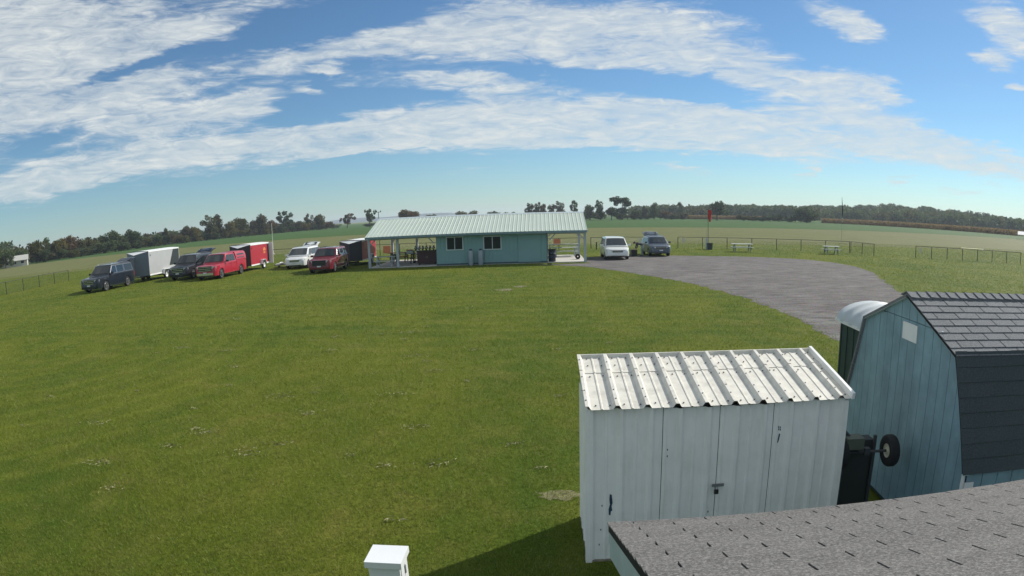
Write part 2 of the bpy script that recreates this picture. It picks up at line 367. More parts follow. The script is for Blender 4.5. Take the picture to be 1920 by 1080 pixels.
# dry clippings lying on the lawn
def clippings():
    b = MB(); m = mat('dry_clippings', (.27, .25, .13), .9, var=.35, vscale=8)
    spots = [(-4.9, 9.2, .35), (-4.6, 11.4, .2), (-5.6, 12.6, .25), (-3.1, 12.7, .3), (-1.6, 8.9, .25), (-3.4, 16.4, .35), (-1.9, 7.0, .12), (-7.6, 8.4, .25), (-9.2, 10.5, .3), (-6.3, 10.2, .3), (-8.2, 15.5, .3), (-11.6, 18.2, .4), (-2.6, 14.7, .3), (-4.2, 20, .4), (-12.5, 24, .5), (-2.2, 10.6, .2), (-6.6, 7.5, .2)]
    spots += [(random.uniform(-14, 2), random.uniform(7.5, 26), random.uniform(.08, .2)) for _ in range(40)]
    for (x, y, r) in spots:
        if x > 0 and y < 9: continue
        for _ in range(int(60 * r / .3)):
            px, py = x + random.gauss(0, r * .6), y + random.gauss(0, r * .35); a = random.uniform(0, 6.3); L = random.uniform(.02, .05); z = gz(px) + random.uniform(.005, .035)
            c, s_ = math.cos(a) * L, math.sin(a) * L; k = .25
            b.add([(px - c, py - s_, z), (px + s_ * k, py - c * k, z + .012), (px + c, py + s_, z + .006)], [(0, 1, 2)])
    tag(b.build('dry_clippings', m, fix=False), 'tan dry grass clippings scattered on the lawn', 'clippings', kind='stuff')
clippings()

# far hills beyond the fields
def hills():
    m = mat('far_hills', (.045, .070, .075), .95, var=.25, vscale=.004)
    b = MB(); n = 120
    for i in range(n + 1):
        x = -3600 + 5200 * i / n; hh = 16 + 9 * math.sin(i * .21) + 5 * math.sin(i * .53 + 1) + random.uniform(-1, 1)
        for (dy, z) in ((0, -2), (60, hh * .75), (200, hh), (700, hh * .8)): b.v.append((x, 2900 + dy + .00002 * x * x, z))
    for i in range(n):
        for k in range(3):
            a = i * 4 + k; b.f.append((a, a + 4, a + 5, a + 1)); b.m.append(0)
    tag(b.build('hills', m, smooth=60), kind='structure')
hills()

# ------------------------------------------------------------------ foreground sheds
def shingle_mat(name, lo, hi, fleck):
    m = bpy.data.materials.new(name); m.use_nodes = True; t = NT(m.node_tree); b = t.n['Principled BSDF']
    geo = t.node('ShaderNodeNewGeometry').outputs['Position']
    rnd = t.node('ShaderNodeObjectInfo').outputs['Random']
    n = t.noise(geo, 52, 3, .75); n2 = t.noise(geo, 110, 2, .6); n3 = t.noise(geo, 1.2, 4, .6)
    c = t.mix(t.math('ADD', t.math('MULTIPLY', rnd, .55), t.maprange(n3, .3, .7, 0, .45)), lo, hi)
    c = t.mix(t.maprange(n, .42, .72, 0, .65), c, fleck)
    c = t.mix(t.maprange(n2, .52, .75, 0, .7), c, (.03, .03, .032))
    t.put(b.inputs['Base Color'], c); b.inputs['Roughness'].default_value = .95; b.inputs['Specular IOR Level'].default_value = .2
    bn = t.node('ShaderNodeBump'); bn.inputs['Strength'].default_value = .6; bn.inputs['Distance'].default_value = .006
    t.put(bn.inputs['Height'], t.math('ADD', n, n2)); t.l.new(bn.outputs[0], b.inputs['Normal'])
    return m
m_sh_near = shingle_mat('weathered_shingle', (.080, .078, .077), (.120, .116, .112), (.34, .33, .315))
m_sh_blue = shingle_mat('grey_shingle', (.13, .14, .15), (.20, .21, .22), (.33, .34, .345))
m_dark = mat('black_felt', (.012, .012, .013), .95)
m_wmetal = mat('white_painted_metal', (.86, .845, .81), .5, var=.05, vscale=4, dirt=(.60, .57, .50, .45))
m_wroof = mat('chalky_white_metal', (.66, .64, .57), .6, var=.12, vscale=7, spec=.25, dirt=(.38, .36, .32, .55))
m_trimw = mat('white_trim', (.74, .75, .74), .5, var=.05)
m_screw = mat('screw_head', (.10, .10, .11), .5, .6)
m_rust = mat('blue_primer', (.020, .045, .085), .7, var=.3, vscale=30)
m_teal = mat('teal_painted_board', (.200, .315, .365), .62, var=.2, vscale=2.2, bump=.25, bscale=40, dirt=(.13, .22, .26, .7))
m_teal_l = mat('pale_teal_board', (.42, .50, .50), .6, var=.10, vscale=2.5, bump=.2, bscale=40)
m_groove = mat('dark_groove', (.02, .045, .052), .9)
m_steel = mat('dull_steel', (.30, .30, .31), .45, .7)
m_tyre = mat('tyre_rubber', (.018, .019, .021), .85, var=.3, vscale=14)
m_concrete = mat('pale_concrete', (.52, .50, .46), .9, var=.12, vscale=1.5, bump=.2)

def rib_profile(u0, u1, pitch, phase, hmaj, base=.085, top=.030, hmin=.007, minor=.018):
    pts = [(u0, 0.)]
    k = math.floor((u0 - phase) / pitch) - 1
    ev = []
    while phase + k * pitch < u1 + pitch:
        c = phase + k * pitch
        ev += [(c - base / 2, 0), (c - top / 2, hmaj), (c + top / 2, hmaj), (c + base / 2, 0)]
        q = c + pitch / 2
        ev += [(q - minor, 0), (q - minor * .5, hmin), (q + minor * .5, hmin), (q + minor, 0)]
        k += 1
    ev = [e for e in ev if u0 + .001 < e[0] < u1 - .001]
    # value at the ends
    def val(u):
        r = abs(((u - phase + pitch / 2) % pitch) - pitch / 2)
        return hmaj if r < top / 2 else max(0, hmaj * (base / 2 - r) / (base / 2 - top / 2)) if r < base / 2 else 0
    return [(u0, val(u0))] + ev + [(u1, val(u1))]
def ribbed(fn, prof, v0, v1, thick=.004, lip=0.):
    """fn(u, v, d); profile extruded from v0 to v1, with thickness"""
    b = MB(); n = len(prof)
    for v in (v0, v1):
        for off in (0, -thick):
            for u, d in prof: b.v.append(tuple(fn(u, v, d + off)))
    for i in range(n - 1):
        b.f += [(i, i + 1, 2 * n + i + 1, 2 * n + i), (n + i + 1, n + i, 3 * n + i, 3 * n + i + 1), (i + 1, i, n + i, n + i + 1), (2 * n + i, 2 * n + i + 1, 3 * n + i + 1, 3 * n + i)]
        b.m += [0] * 4
    b.f += [(0, 2 * n, 3 * n, n), (n - 1, 2 * n - 1, 4 * n - 1, 3 * n - 1)]; b.m += [0, 0]
    return b

def white_shed():
    W, D, PT = 2.765, 1.10, .298
    t = thing('metal_storage_shed', 'small white ribbed metal storage shed with sloping roof beside the blue barn shed', 'shed', (.41, 6.01, 0), .012)
    fw = lambda u, v, d: (u, -d, v)
    for (a, c) in ((0.0, .745), (1.925, W)):
        ribbed(fw, rib_profile(a, c, PT, .03, .028, .085, .03, .009), .03, 1.72).build('wall_panel', m_wmetal, t)
    for i, (a, c) in enumerate(((.752, 1.333), (1.340, 1.918))):
        d = ribbed(fw, rib_profile(a, c, PT, .03, .028, .085, .03, .009), .045, 1.70).build('door', m_wmetal, t)
        if i == 0:
            b = MB(); b.box((1.352, -.030, .845), (.13, .012, .03)); b.tube([(1.317, -.03, .83), (1.317, -.055, .80), (1.344, -.055, .80), (1.344, -.03, .83)], .005, 5)
            b.build('latch', m_steel, d); b = MB(); b.box((1.33, -.06, .785), (.045, .022, .045)); b.build('padlock', mat('padlock_metal', (.06, .06, .055), .4, .8), d)
    MB().bx((.745, .003, .04), (1.925, .03, 1.70)).build('door_frame', m_dark, t)
    sw = lambda x0, s: (lambda u, v, d: (x0 + s * d, u, v))
    ribbed(sw(0, -1), rib_profile(.0, D, PT, .15, .014), .03, 1.70).build('side_wall', m_wmetal, t)
    ribbed(sw(W, 1), rib_profile(.0, D, PT, .15, .014), .03, 1.70).build('side_wall', m_wmetal, t)
    b = MB(); b.poly([(0, .01, 1.70), (0, D, 1.70), (0, D, 1.93)]); b.build('gable_infill', m_wmetal, t); b = MB(); b.poly([(W, .01, 1.70), (W, D, 1.70), (W, D, 1.93)]); b.build('gable_infill', m_wmetal, t)
    MB().bx((0, D - .02, .03), (W, D, 1.92)).build('back_wall', m_wmetal, t)
    # corner trims and dirty skirting
    b = MB(); b.bx((-.022, -.024, 0.0), (.045, -.018, 1.70)); b.bx((-.022, -.018, 0), (-.016, .05, 1.70)); b.build('corner_trim', m_wmetal, t)
    b = MB(); b.bx((W - .045, -.024, 0.0), (W + .022, -.018, 1.70)); b.bx((W + .016, -.018, 0), (W + .022, .05, 1.70)); b.build('corner_trim', m_wmetal, t)
    MB().bx((-.01, -.006, 0), (W + .01, D, .03)).build('base_rail', mat('dirty_base', (.26, .23, .17), .9, var=.4, vscale=12), t)
    # roof
    A = Vector((0, -.06, 1.725)); S = Vector((0, D + .10, .245)); Nn = Vector((0, -.245, D + .10)).normalized()
    fr = lambda u, s, d: A + Vector((u, 0, 0)) + S * s + Nn * d
    x0, x1 = -.03, W + .03
    cut = [x0, .88, 1.774, x1]
    for i in range(3):
        prof = rib_profile(cut[i], cut[i + 1], PT, -.015, .042, .088, .034, .007, .014)
        ribbed(fr, prof, 0, .70).build('roof_panel', m_wroof, t)
        ribbed(lambda u, s, d: fr(u, s, d + .006), prof, .665, 1.0).build('roof_panel', m_wroof, t)
    b = MB()
    for u in np.arange(.07, W, PT / 2):
        for s in (.07, .60, .80, .95):
            p = fr(u + random.uniform(-.008, .008), s + random.uniform(-.01, .01), .010 if s > .69 else .003)
            b.tube([p, p + Nn * .007], .0085, 6)
    for k in range(10):
        for s in (.12, .3, .5, .85): p = fr(-.015 + k * PT, s + random.uniform(-.04, .04), .042 + (.006 if s > .67 else 0)); b.tube([p, p + Nn * .006], .0075, 6)
    tag(b.build('roof_screws', m_screw, t), kind='stuff')
    b = MB(); b.beam(fr(x1 + .012, -.01, .03), fr(x1 + .012, 1.01, .03), .035, .07); b.build('rake_trim', m_trimw, t)
    b = MB(); b.beam(fr(x0, 1.005, .015), fr(x1, 1.005, .015), .02, .05, up=(0, 0, 1)); b.build('back_flashing', m_wroof, t)
    # peeled paint
    def patch(pts): 
        b = MB(); b.poly([(u, -.0035, z) for u, z in pts]); b.build('peeled_paint', m_rust, t)
    patch([(.215, .56), (.232, .555), (.236, .60), (.25, .61), (.243, .66), (.252, .70), (.243, .79), (.222, .80), (.218, .74), (.224, .68), (.212, .63)])
    patch([(1.985, 1.27), (1.995, 1.265), (2.005, 1.31), (2.012, 1.36), (1.998, 1.37), (1.992, 1.33)])
    for (u, z) in ((1.985, 1.43), (2.003, 1.425), (1.988, 1.405), (2.006, 1.40), (2.09, 1.60), (1.27, .52), (.13, .38), (.115, .20), (.14, .66), (.80, 1.25), (.80, 1.18)):
        patch([(u, z), (u + .007, z - .002), (u + .009, z + .016), (u + .003, z + .024), (u - .003, z + .012)])
white_shed()

def shingle_mesh(name, w, l, th, m):
    b = MB(); b.add([(-w / 2, 0, 0), (w / 2, 0, 0), (w / 2, l, 0), (-w / 2, l, 0), (-w / 2 + .002, .001, th), (w / 2 - .002, .001, th), (w / 2 - .001, l, .0015), (-w / 2 + .001, l, .0015)], [(3, 2, 1, 0), (4, 5, 6, 7), (0, 1, 5, 4), (1, 2, 6, 5), (3, 0, 4, 7), (2, 3, 7, 6)])
    return b.mesh(name, m)
def lay_shingles(parent, org, udir, sdir_, nrm, ulen, slen, tab, expo, me, me_w, th=.008, jit=.004, u_off=0., gap=.011):
    """courses from the eave upward; org at the eave corner"""
    u, s, n = (Vector(q).normalized() for q in (udir, sdir_, nrm))
    rot = Matrix((u, s, n)).transposed().to_4x4()
    k = 0; pos = 0.
    while pos < slen - .02:
        x = -tab * (1.5 if k % 2 else 1.) + u_off
        while x < ulen:
            a, c = max(x, 0), min(x + tab, ulen)
            if c - a > .03:
                o = bpy.data.objects.new('shingle', me); COL.objects.link(o); o.parent = parent
                sx = (c - a - gap) / me_w
                p = Vector(org) + u * ((a + c) / 2) + s * (pos + random.uniform(-jit, jit)) + n * (.006 + random.uniform(0, .0015))
                o.matrix_local = Matrix.Translation(p) @ rot @ Matrix.Rotation(random.uniform(-.004, .004), 4, 'Z') @ Matrix.Rotation(-th * .5 / expo, 4, 'X') @ Matrix.Diagonal((sx, 1, 1, 1))
            x += tab
        pos += expo; k += 1

def blue_shed():
    ang = R(-4.0)      # gable faces left, ridge runs away to the right
    t = thing('blue_barn_shed', 'teal blue wooden barn shed with gambrel roof of grey shingles', 'shed', (4.215, 5.47, 0), ang)
    LEN = 3.6
    out = [(-.45, 1.16), (0., 2.26), (1.24, 2.73), (2.48, 2.26), (2.93, 1.16)]
    def ztop(a):
        for (a0, z0), (a1, z1) in zip(out, out[1:]):
            if a0 <= a <= a1: return z0 + (z1 - z0) * (a - a0) / (a1 - a0)
        return 1.16
    # gable: backing and planks, plane x = 0, looking to -x
    MB().prism([(-.42, .05)] + [(a + (.03 if a < 1 else -.03) * (a != 1.24), z - .04) for a, z in out] + [(2.90, .05)], lambda u, v, d: (d, u, v), .012, .03).build('gable_backing', m_groove, t)
    pw = .203; a = -.42
    while a < 2.89:
        a0, a1 = a + .004, min(a + pw - .004, 2.895)
        brk = [q for q in (0., 1.24, 2.48) if a0 < q < a1]
        for (lo, hi) in ((.10, 2.425), (2.433, 9)):
            tops = [(q, min(ztop(q) - .03, hi)) for q in [a0] + brk + [a1]]
            if max(z for _, z in tops) <= lo + .02: continue
            poly = [(a0, lo)] + [(a1, lo)] + [(q, max(z, lo)) for q, z in tops[::-1]]
            MB().prism(poly, lambda u, v, d: (d, u, v), -.004 - random.uniform(0, .002), .012).build('plank', m_teal, t)
        a += pw
    b = MB()
    for (p, q) in zip(out, out[1:]):
        b.beam((-.012, p[0], p[1] - .025), (-.012, q[0], q[1] - .025), .022, .07, up=(-1, 0, 0))
    b.build('gable_trim', m_teal_l, t)
    MB().prism([(0, 0), (.37, .0), (.37, .205), (0, .205)], lambda u, v, d: (d, .96 + u, 2.19 + v), -.02, -.007).build('white_board', m_trimw, t)
    # corner board at the near corner, side walls, floor skids
    MB().prism([(-.47, .75), (-.395, .75), (-.395, 1.13), (-.43, 1.13)], lambda u, v, d: (d, u, v), -.03, -.008).build('corner_board', m_trimw, t)
    MB().prism([(-.012, .75), (.11, .75), (.10, 1.06), (-.012, 1.06)], lambda u, v, d: (u, -.45 + d, v), -.012, .0).build('corner_board', m_trimw, t)
    for y0, y1 in ((-.435, -.42), (2.90, 2.915)):
        MB().bx((.012, y0 + .006, .05), (LEN, y1 - .004, 1.16)).build('side_wall', m_groove, t)
        x = .01
        while x < LEN:
            yy = (y0 - .008, y0 + .004) if y0 < 0 else (y1 - .004, y1 + .008)
            MB().bx((x + .004, yy[0], .08), (min(x + pw - .004, LEN), yy[1], 1.15)).build('plank', m_teal, t); x += pw
    MB().bx((LEN - .03, -.42, .05), (LEN, 2.9, 1.15)).build('end_wall', m_teal, t)
    MB().prism([(-.42, 1.15), (0, 2.2), (1.24, 2.68), (2.48, 2.2), (2.9, 1.15)], lambda u, v, d: (d, u, v), LEN - .03, LEN).build('end_gable', m_teal, t)
    # roof slopes
    X0, X1 = -.05, LEN + .05
    me = shingle_mesh('shingle', .29, .165, .008, m_sh_blue); mer = shingle_mesh('shingle', .29, .17, .007, m_sh_blue)
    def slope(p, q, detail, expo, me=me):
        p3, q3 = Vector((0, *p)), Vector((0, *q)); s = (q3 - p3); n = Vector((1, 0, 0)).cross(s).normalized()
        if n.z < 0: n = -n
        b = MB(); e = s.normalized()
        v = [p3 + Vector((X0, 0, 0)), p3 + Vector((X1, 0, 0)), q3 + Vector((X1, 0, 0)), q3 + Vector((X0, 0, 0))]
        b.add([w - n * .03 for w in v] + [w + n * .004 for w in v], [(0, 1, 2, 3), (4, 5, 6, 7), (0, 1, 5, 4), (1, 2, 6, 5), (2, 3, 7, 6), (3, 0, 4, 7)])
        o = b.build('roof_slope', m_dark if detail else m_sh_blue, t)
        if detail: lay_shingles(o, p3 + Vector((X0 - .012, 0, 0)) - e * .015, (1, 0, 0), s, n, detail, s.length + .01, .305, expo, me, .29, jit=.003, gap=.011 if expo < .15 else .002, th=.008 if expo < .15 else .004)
        return o
    slope(out[1], out[2], 2.9, .149); slope(out[0], out[1], 2.1, .155, shingle_mesh('shingle', .296, .165, .007, shingle_mat('darker_shingle', (.050, .066, .070), (.068, .084, .088), (.095, .11, .112)))); slope(out[4], out[3], 0, .15); slope(out[3], out[2], 0, .15)  # near lower slope takes a darker shingle colour than the upper one
    # ridge caps
    b = MB(); nr = Vector((0, -.354, .935)); 
    for sg in (-1, 1):
        d = Vector((0, sg * .935, -.354)); n = Vector((0, sg * .354, .935))
        p = [Vector((x, 0, 0)) for x in (0, .20)]
        v = [p[0] + n * .026, p[1] + n * .006, p[1] + d * .14 + n * .006, p[0] + d * .14 + n * .026]
        b.add([w for w in v] + [w - n * .012 for w in v], [(0, 1, 2, 3), (4, 5, 6, 7), (0, 1, 5, 4), (1, 2, 6, 5), (2, 3, 7, 6), (3, 0, 4, 7)])
    cap = b.mesh('ridge_cap', m_sh_blue)
    x = X0
    while x < 3.0:
        o = bpy.data.objects.new('ridge_cap', cap); COL.objects.link(o); o.parent = t
        o.matrix_local = Matrix.Translation((x, 1.24, 2.738 + random.uniform(0, .003))) @ Matrix.Rotation(random.uniform(-.01, .01), 4, 'Z'); x += .142
blue_shed()

def near_building():
    t = thing('shingled_outbuilding', 'low outbuilding at the lower right with weathered grey shingle roof and pale teal rake board', 'building', (.42, 0, 0))
    LX = 4.8; PY, PZ = 4.06, 1.47; TAN = .37; RY = .45; RZ = PZ + (PY - RY) * TAN
    n = Vector((0, TAN, 1)).normalized(); s = Vector((0, -1, TAN)).normalized(); SL = (PY - RY) / s.y * -1
    def slab(p0, p1, m, name):
        b = MB(); v = [Vector((0, *p0)), Vector((LX, *p0)), Vector((LX, *p1)), Vector((0, *p1))]
        b.add([w - n * .05 for w in v] + [w - n * .002 for w in v], [(0, 1, 2, 3), (4, 5, 6, 7), (0, 1, 5, 4), (1, 2, 6, 5), (2, 3, 7, 6), (3, 0, 4, 7)])
        return b.build(name, m, t)
    o = slab((PY, PZ), (RY, RZ), m_dark, 'roof_slope')
    me = shingle_mesh('shingle', .50, .178, .010, m_sh_near)
    lay_shingles(o, Vector((-.012, PY + .012, PZ - .004)), (1, 0, 0), s, n, LX, 2.55, .52, .16, me, .50, th=.010, u_off=.18)
    b = MB(); q = Vector((-.012, PY, PZ)) + s * 2.56
    v = [q, q + Vector((LX, 0, 0)), Vector((LX, RY, RZ)), Vector((-.012, RY, RZ))]
    b.add([w + n * .003 for w in v] + [w + n * .009 for w in v], [(0, 1, 2, 3), (4, 5, 6, 7), (0, 1, 5, 4), (1, 2, 6, 5), (2, 3, 7, 6), (3, 0, 4, 7)]); b.build('upper_roof', m_sh_near, t)
    b = MB(); v = [Vector((-.012, RY, RZ)), Vector((LX, RY, RZ)), Vector((LX, RY - 3.6, PZ)), Vector((-.012, RY - 3.6, PZ))]
    b.add([w - Vector((0, 0, .05)) for w in v] + v, [(0, 1, 2, 3), (4, 5, 6, 7), (0, 1, 5, 4), (1, 2, 6, 5), (2, 3, 7, 6), (3, 0, 4, 7)]); b.build('back_slope', m_sh_near, t)
    # rake board in two laps, eave fascia
    def rake(y0, y1, top, bot, x):
        z = lambda y: PZ + (PY - y) * TAN
        b = MB(); b.add([(x, y0, z(y0) - top), (x, y1, z(y1) - top), (x, y1, z(y1) - bot), (x, y0, z(y0) - bot), (x + .018, y0, z(y0) - top), (x + .018, y1, z(y1) - top), (x + .018, y1, z(y1) - bot), (x + .018, y0, z(y0) - bot)],
                        [(0, 1, 2, 3), (4, 5, 6, 7), (0, 1, 5, 4), (1, 2, 6, 5), (2, 3, 7, 6), (3, 0, 4, 7)])
        b.build('rake_board', m_teal_l, t)
    rake(PY - .005, RY, .035, .150, .006); rake(PY - .005, RY, .150, .265, .014)
    MB().bx((.03, PY - .035, PZ - .16), (LX - .03, PY - .010, PZ - .045)).build('fascia', m_teal_l, t)
    # walls
    MB().bx((.20, PY - .40, 0), (LX - .1, PY - .35, PZ - .02)).build('wall', m_teal, t)
    MB().prism([(PY - .35, 0), (PY - .35, PZ - .0), (RY, RZ - .12), (RY - 3.2, PZ), (RY - 3.2, 0)], lambda u, v, d: (d, u, v), .16, .20).build('gable_wall', m_teal, t)
    MB().bx((.20, RY - 3.25, 0), (LX - .1, RY - 3.2, PZ)).build('wall', m_teal, t)
near_building()

def toilet():
    t = thing('portable_toilet', 'dark green portable toilet with pale vaulted roof behind the blue barn shed', 'portable toilet', (4.80, 8.55, 0), R(-3))
    g1 = mat('dark_green_plastic', (.022, .048, .046), .55, var=.15); g2 = mat('pale_grey_plastic', (.46, .49, .49), .45, var=.06)
    MB().bx((0, 0, .12), (1.1, 1.12, 1.93)).build('cabin', g1, t)
    b = MB(); b.bx((-.02, -.02, 0), (1.12, 1.14, .06)); [b.bx((x, -.02, .06), (x + .12, 1.14, .12)) for x in (0, .98)]; b.build('skid_base', g1, t)
    b = MB()
    for y in (.02, .3, .56, .82, 1.06): b.bx((-.014, y, .2), (0, y + .04, 1.86))
    b.build('wall_rib', g1, t)
    b = MB(); b.bx((.12, -.02, .2), (.98, -.004, 1.85)); d = b.build('door', g1, t); MB().bx((.84, -.04, 1.0), (.92, -.02, 1.1)).build('handle', m_steel, d)
    n = 14; pr = []
    for i in range(n + 1):
        a = math.pi * i / n; pr.append((.55 - .62 * math.cos(a), 1.93 + .30 * math.sin(a)))
    b = MB()
    MBr = [(-.05, 0), (.13, 0), (.16, .018), (.28, .018), (.31, 0), (.47, 0), (.50, .018), (.62, .018), (.65, 0), (.81, 0), (.84, .018), (.96, .018), (.99, 0), (1.17, 0)]
    for (y, d) in MBr:
        for (x, z) in pr:
            v = Vector((x - .55, z - 1.93)); v = v.normalized() * d if v.length else v; b.v.append((x + v.x, y, z + v.y))
    for j in range(len(MBr) - 1):
        for i in range(n): a = j * (n + 1) + i; b.f.append((a, a + 1, a + n + 2, a + n + 1)); b.m.append(0)
    for y in (-.05, 1.17): b.poly([(x, y, z) for x, z in pr])
    b.build('vaulted_roof', g2, t, smooth=40)
    MB().bx((-.085, -.055, 1.90), (-.05, 1.175, 1.945)).build('eave_rail', m_trimw, t); MB().bx((1.15, -.055, 1.90), (1.185, 1.175, 1.945)).build('eave_rail', m_trimw, t)
toilet()

def tyre_mesh(name, r, w, hub):
    b = MB(); h = w / 2
    b.lathe([(hub, -h * .7), (r * .80, -h), (r * .93, -h * .92), (r, -h * .55), (r, h * .55), (r * .93, h * .92), (r * .80, h), (hub, h * .7)], 26, axis='Y')
    return b
def cart():
    t = thing('lawn_cart', 'dark lawn cart standing on end between the white shed and blue shed', 'cart', (3.63, 6.56, 0), R(86))
    gm = mat('olive_cart_paint', (.10, .115, .085), .6, var=.2); dk = mat('dark_frame_steel', (.055, .06, .065), .6)
    b = MB(); b.bx((-.08, -.21, .02), (.10, .21, 1.05)); b.bx((-.11, -.23, .02), (-.08, .23, .10)); b.build('tray', mat('dark_cart_tray', (.035, .042, .042), .7), t)
    b = MB()
    b.beam((-.12, -.2, .05), (-.12, -.2, 1.12), .035, .035); b.beam((-.12, .2, .05), (-.12, .2, 1.12), .035, .035)
    b.beam((-.14, .24, 1.20), (-.26, .02, .98), .04, .05); b.build('frame', dk, t)
    b = MB(); b.bx((-.30, .02, 1.02), (-.12, .24, 1.15)); b.build('hitch_box', gm, t)
    b = MB(); b.tube([(-.2, -.40, .95), (-.2, .32, .95)], .018, 8); b.bx((-.235, -.1, .92), (-.165, -.03, 1.0)); b.build('axle', dk, t)
    for y in (-.38, .28):
        w = tyre_mesh('wheel', .19, .12, .08).build('wheel', m_tyre, t, (-.2, y, .95), smooth=35)
        b = MB(); b.lathe([(0, -.035), (.03, -.05), (.035, -.03), (.072, -.03), (.084, -.046), (.084, .046), (.072, .03), (.035, .03), (.03, .05), (.0, .05)], 20, axis='Y'); b.build('hub', mat('cream_hub', (.66, .64, .50), .5), w, smooth=35)
cart()

def utility_box():
    t = thing('utility_pedestal', 'white metal utility pedestal on the lawn at the bottom edge', 'utility box', (-1.41, 4.83, 0), R(-1.5))
    w = mat('white_enamel', (.72, .74, .74), .4, var=.04)
    MB().bx((-.14, -.13, 0), (.14, .13, .75)).build('cabinet', w, t)
    b = MB(); b.bx((-.165, -.155, .73), (.165, .16, .79)); b.build('lid', w, t)
    b = MB(); b.bx((.14, -.10, .06), (.147, .005, .72)); b.bx((.14, .02, .06), (.147, .115, .72)); b.build('side_panel', w, t)
    MB().bx((.1475, .004, .60), (.158, .02, .68)).build('latch', m_steel, t)
    MB().bx((-.19, -.18, 0), (.19, .18, .05)).build('footing', m_concrete, t)
utility_box()

# ------------------------------------------------------------------ club pavilion
m_bwall = mat('teal_metal_siding', (.190, .335, .345), .5, var=.05, vscale=.8)
m_broof = mat('pale_green_metal_roof', (.44, .51, .45), .6, spec=.25, var=.05, vscale=.6)
m_post = mat('pale_painted_post', (.42, .47, .52), .65, var=.1)
m_wtrim = mat('pale_window_trim', (.50, .58, .60), .5, var=.05)
m_glass = mat('dark_window_glass', (.014, .022, .030), .12, var=.1, spec=.25)
BX0, BX1, BYF, BYB = -13.05, 3.25, 47.4, 55.2
def pavilion():
    t = thing('clubhouse_pavilion', 'long teal clubhouse with pale green metal roof and open ends on posts', 'building', (0, 0, 0))
    WX0, WX1, EZ, RZ_, RY_ = -7.8, .40, 2.54, 3.70, 51.3
    MB().bx((BX0 - .0, BYF + .0, .0), (BX1 + .0, BYB + .1, .07)).build('slab', m_concrete, t)
    # enclosed middle
    fw = lambda u, v, d: (u, BYF - d, v)
    ribbed(fw, rib_profile(WX0, WX1, .30, 0, .016, .07, .03, .004), .07, EZ).build('front_wall', m_bwall, t)
    ribbed(lambda u, v, d: (u, BYB + d, v), rib_profile(WX0, WX1, .30, 0, .016, .07, .03, .004), .07, EZ).build('back_wall', m_bwall, t)
    for x, sg in ((WX0, -1), (WX1, 1)):
        MB().prism([(BYF, .07), (BYF, EZ), (RY_, RZ_ - .1), (BYB, EZ), (BYB, .07)], lambda u, v, d: (x + sg * d, u, v), -.04, 0).build('end_wall', m_bwall, t)
    for (a, c, z0, z1) in ((-6.98, -5.84, 1.20, 2.08), (-4.23, -3.03, 1.15, 2.04)):
        w = MB().bx((a, BYF - .035, z0), (c, BYF - .02, z1)).build('window', m_glass, t)
        for (p, q) in (((a - .07, z0 - .07), (c + .07, z0)), ((a - .07, z1), (c + .07, z1 + .07)), ((a - .07, z0), (a, z1)), ((c, z0), (c + .07, z1)), (((a + c) / 2 - .025, z0), ((a + c) / 2 + .025, z1))):
            MB().bx((p[0], BYF - .06, p[1]), (q[0], BYF - .018, q[1])).build('window_frame', m_wtrim, w)
    d = MB().bx((-1.75, BYF - .045, .12), (-.15, BYF - .02, 2.16)).build('sliding_door', m_bwall, t)
    MB().bx((-1.85, BYF - .075, 2.17), (.12, BYF - .03, 2.23)).build('door_track', m_wtrim, d)
    MB().bx((-1.70, BYF - .07, 1.0), (-1.66, BYF - .045, 1.25)).build('door_handle', m_steel, d)
    MB().bx((WX0, BYF - .03, .05), (WX1, BYF - .018, .16)).build('base_trim', mat('dark_teal_trim', (.05, .09, .10), .6), t)
    # posts, beams, braces
    for x in (BX0 + .1, -10.75, WX0 - .02, WX1 + .02, BX1 - .1):
        for y in (BYF + .05, BYB - .05):
            if abs(x - WX0) < .1 or abs(x - WX1) < .1:
                if y < 50: continue
            MB().bx((x - .09, y - .09, .0), (x + .09, y + .09, EZ - .12)).build('post', m_post, t)
    for y in (BYF + .05, BYB - .05):
        for (a, c) in ((BX0, WX0), (WX1, BX1)):
            MB().bx((a, y - .05, EZ - .42), (c, y + .05, EZ - .08)).build('beam', m_post, t)
            for (xa, s) in ((a + .15, 1), (c - .15, -1)):
                b = MB(); b.beam((xa, y, EZ - .85), (xa + s * .45, y, EZ - .38), .07, .07); b.build('brace', m_post, t)
    for x in (BX0 + .1, BX1 - .1):
        MB().bx((x - .05, BYF, EZ - .34), (x + .05, BYB, EZ - .12)).build('end_beam', m_post, t)
    # roof: ribbed sheets, two slopes, ridge cap, fascia
    ox = .05
    for sg, yE in ((-1, BYF - .55), (1, BYB + .55)):
        ez = RZ_ - (RZ_ - EZ) * abs(RY_ - yE) / abs(RY_ - (BYF if sg < 0 else BYB)); 
        A = Vector((0, yE, ez)); S = Vector((0, RY_ - yE, RZ_ - ez)); n = Vector((0, -S.z, S.y)).normalized(); n = n if n.z > 0 else -n
        ribbed(lambda u, s, d: A + Vector((u, 0, 0)) + S * s + n * d, rib_profile(BX0 - ox, BX1 + ox, .30, 0, .02, .09, .045, .004), 0, 1, .02).build('roof_slope', m_broof, t)
        MB().bx((BX0 - ox + .02, yE - .0 + sg * .01, ez - .16), (BX1 + ox - .02, yE - sg * .03, ez - .015)).build('fascia', m_post if sg > 0 else mat('grey_blue_fascia', (.16, .24, .28), .6), t)
        for x in (BX0 - ox + .01, BX1 + ox - .01):
            b = MB(); b.beam((x, yE, ez - .07), (x, RY_, RZ_ - .07), .035, .14); b.build('rake_trim', m_wtrim, t)
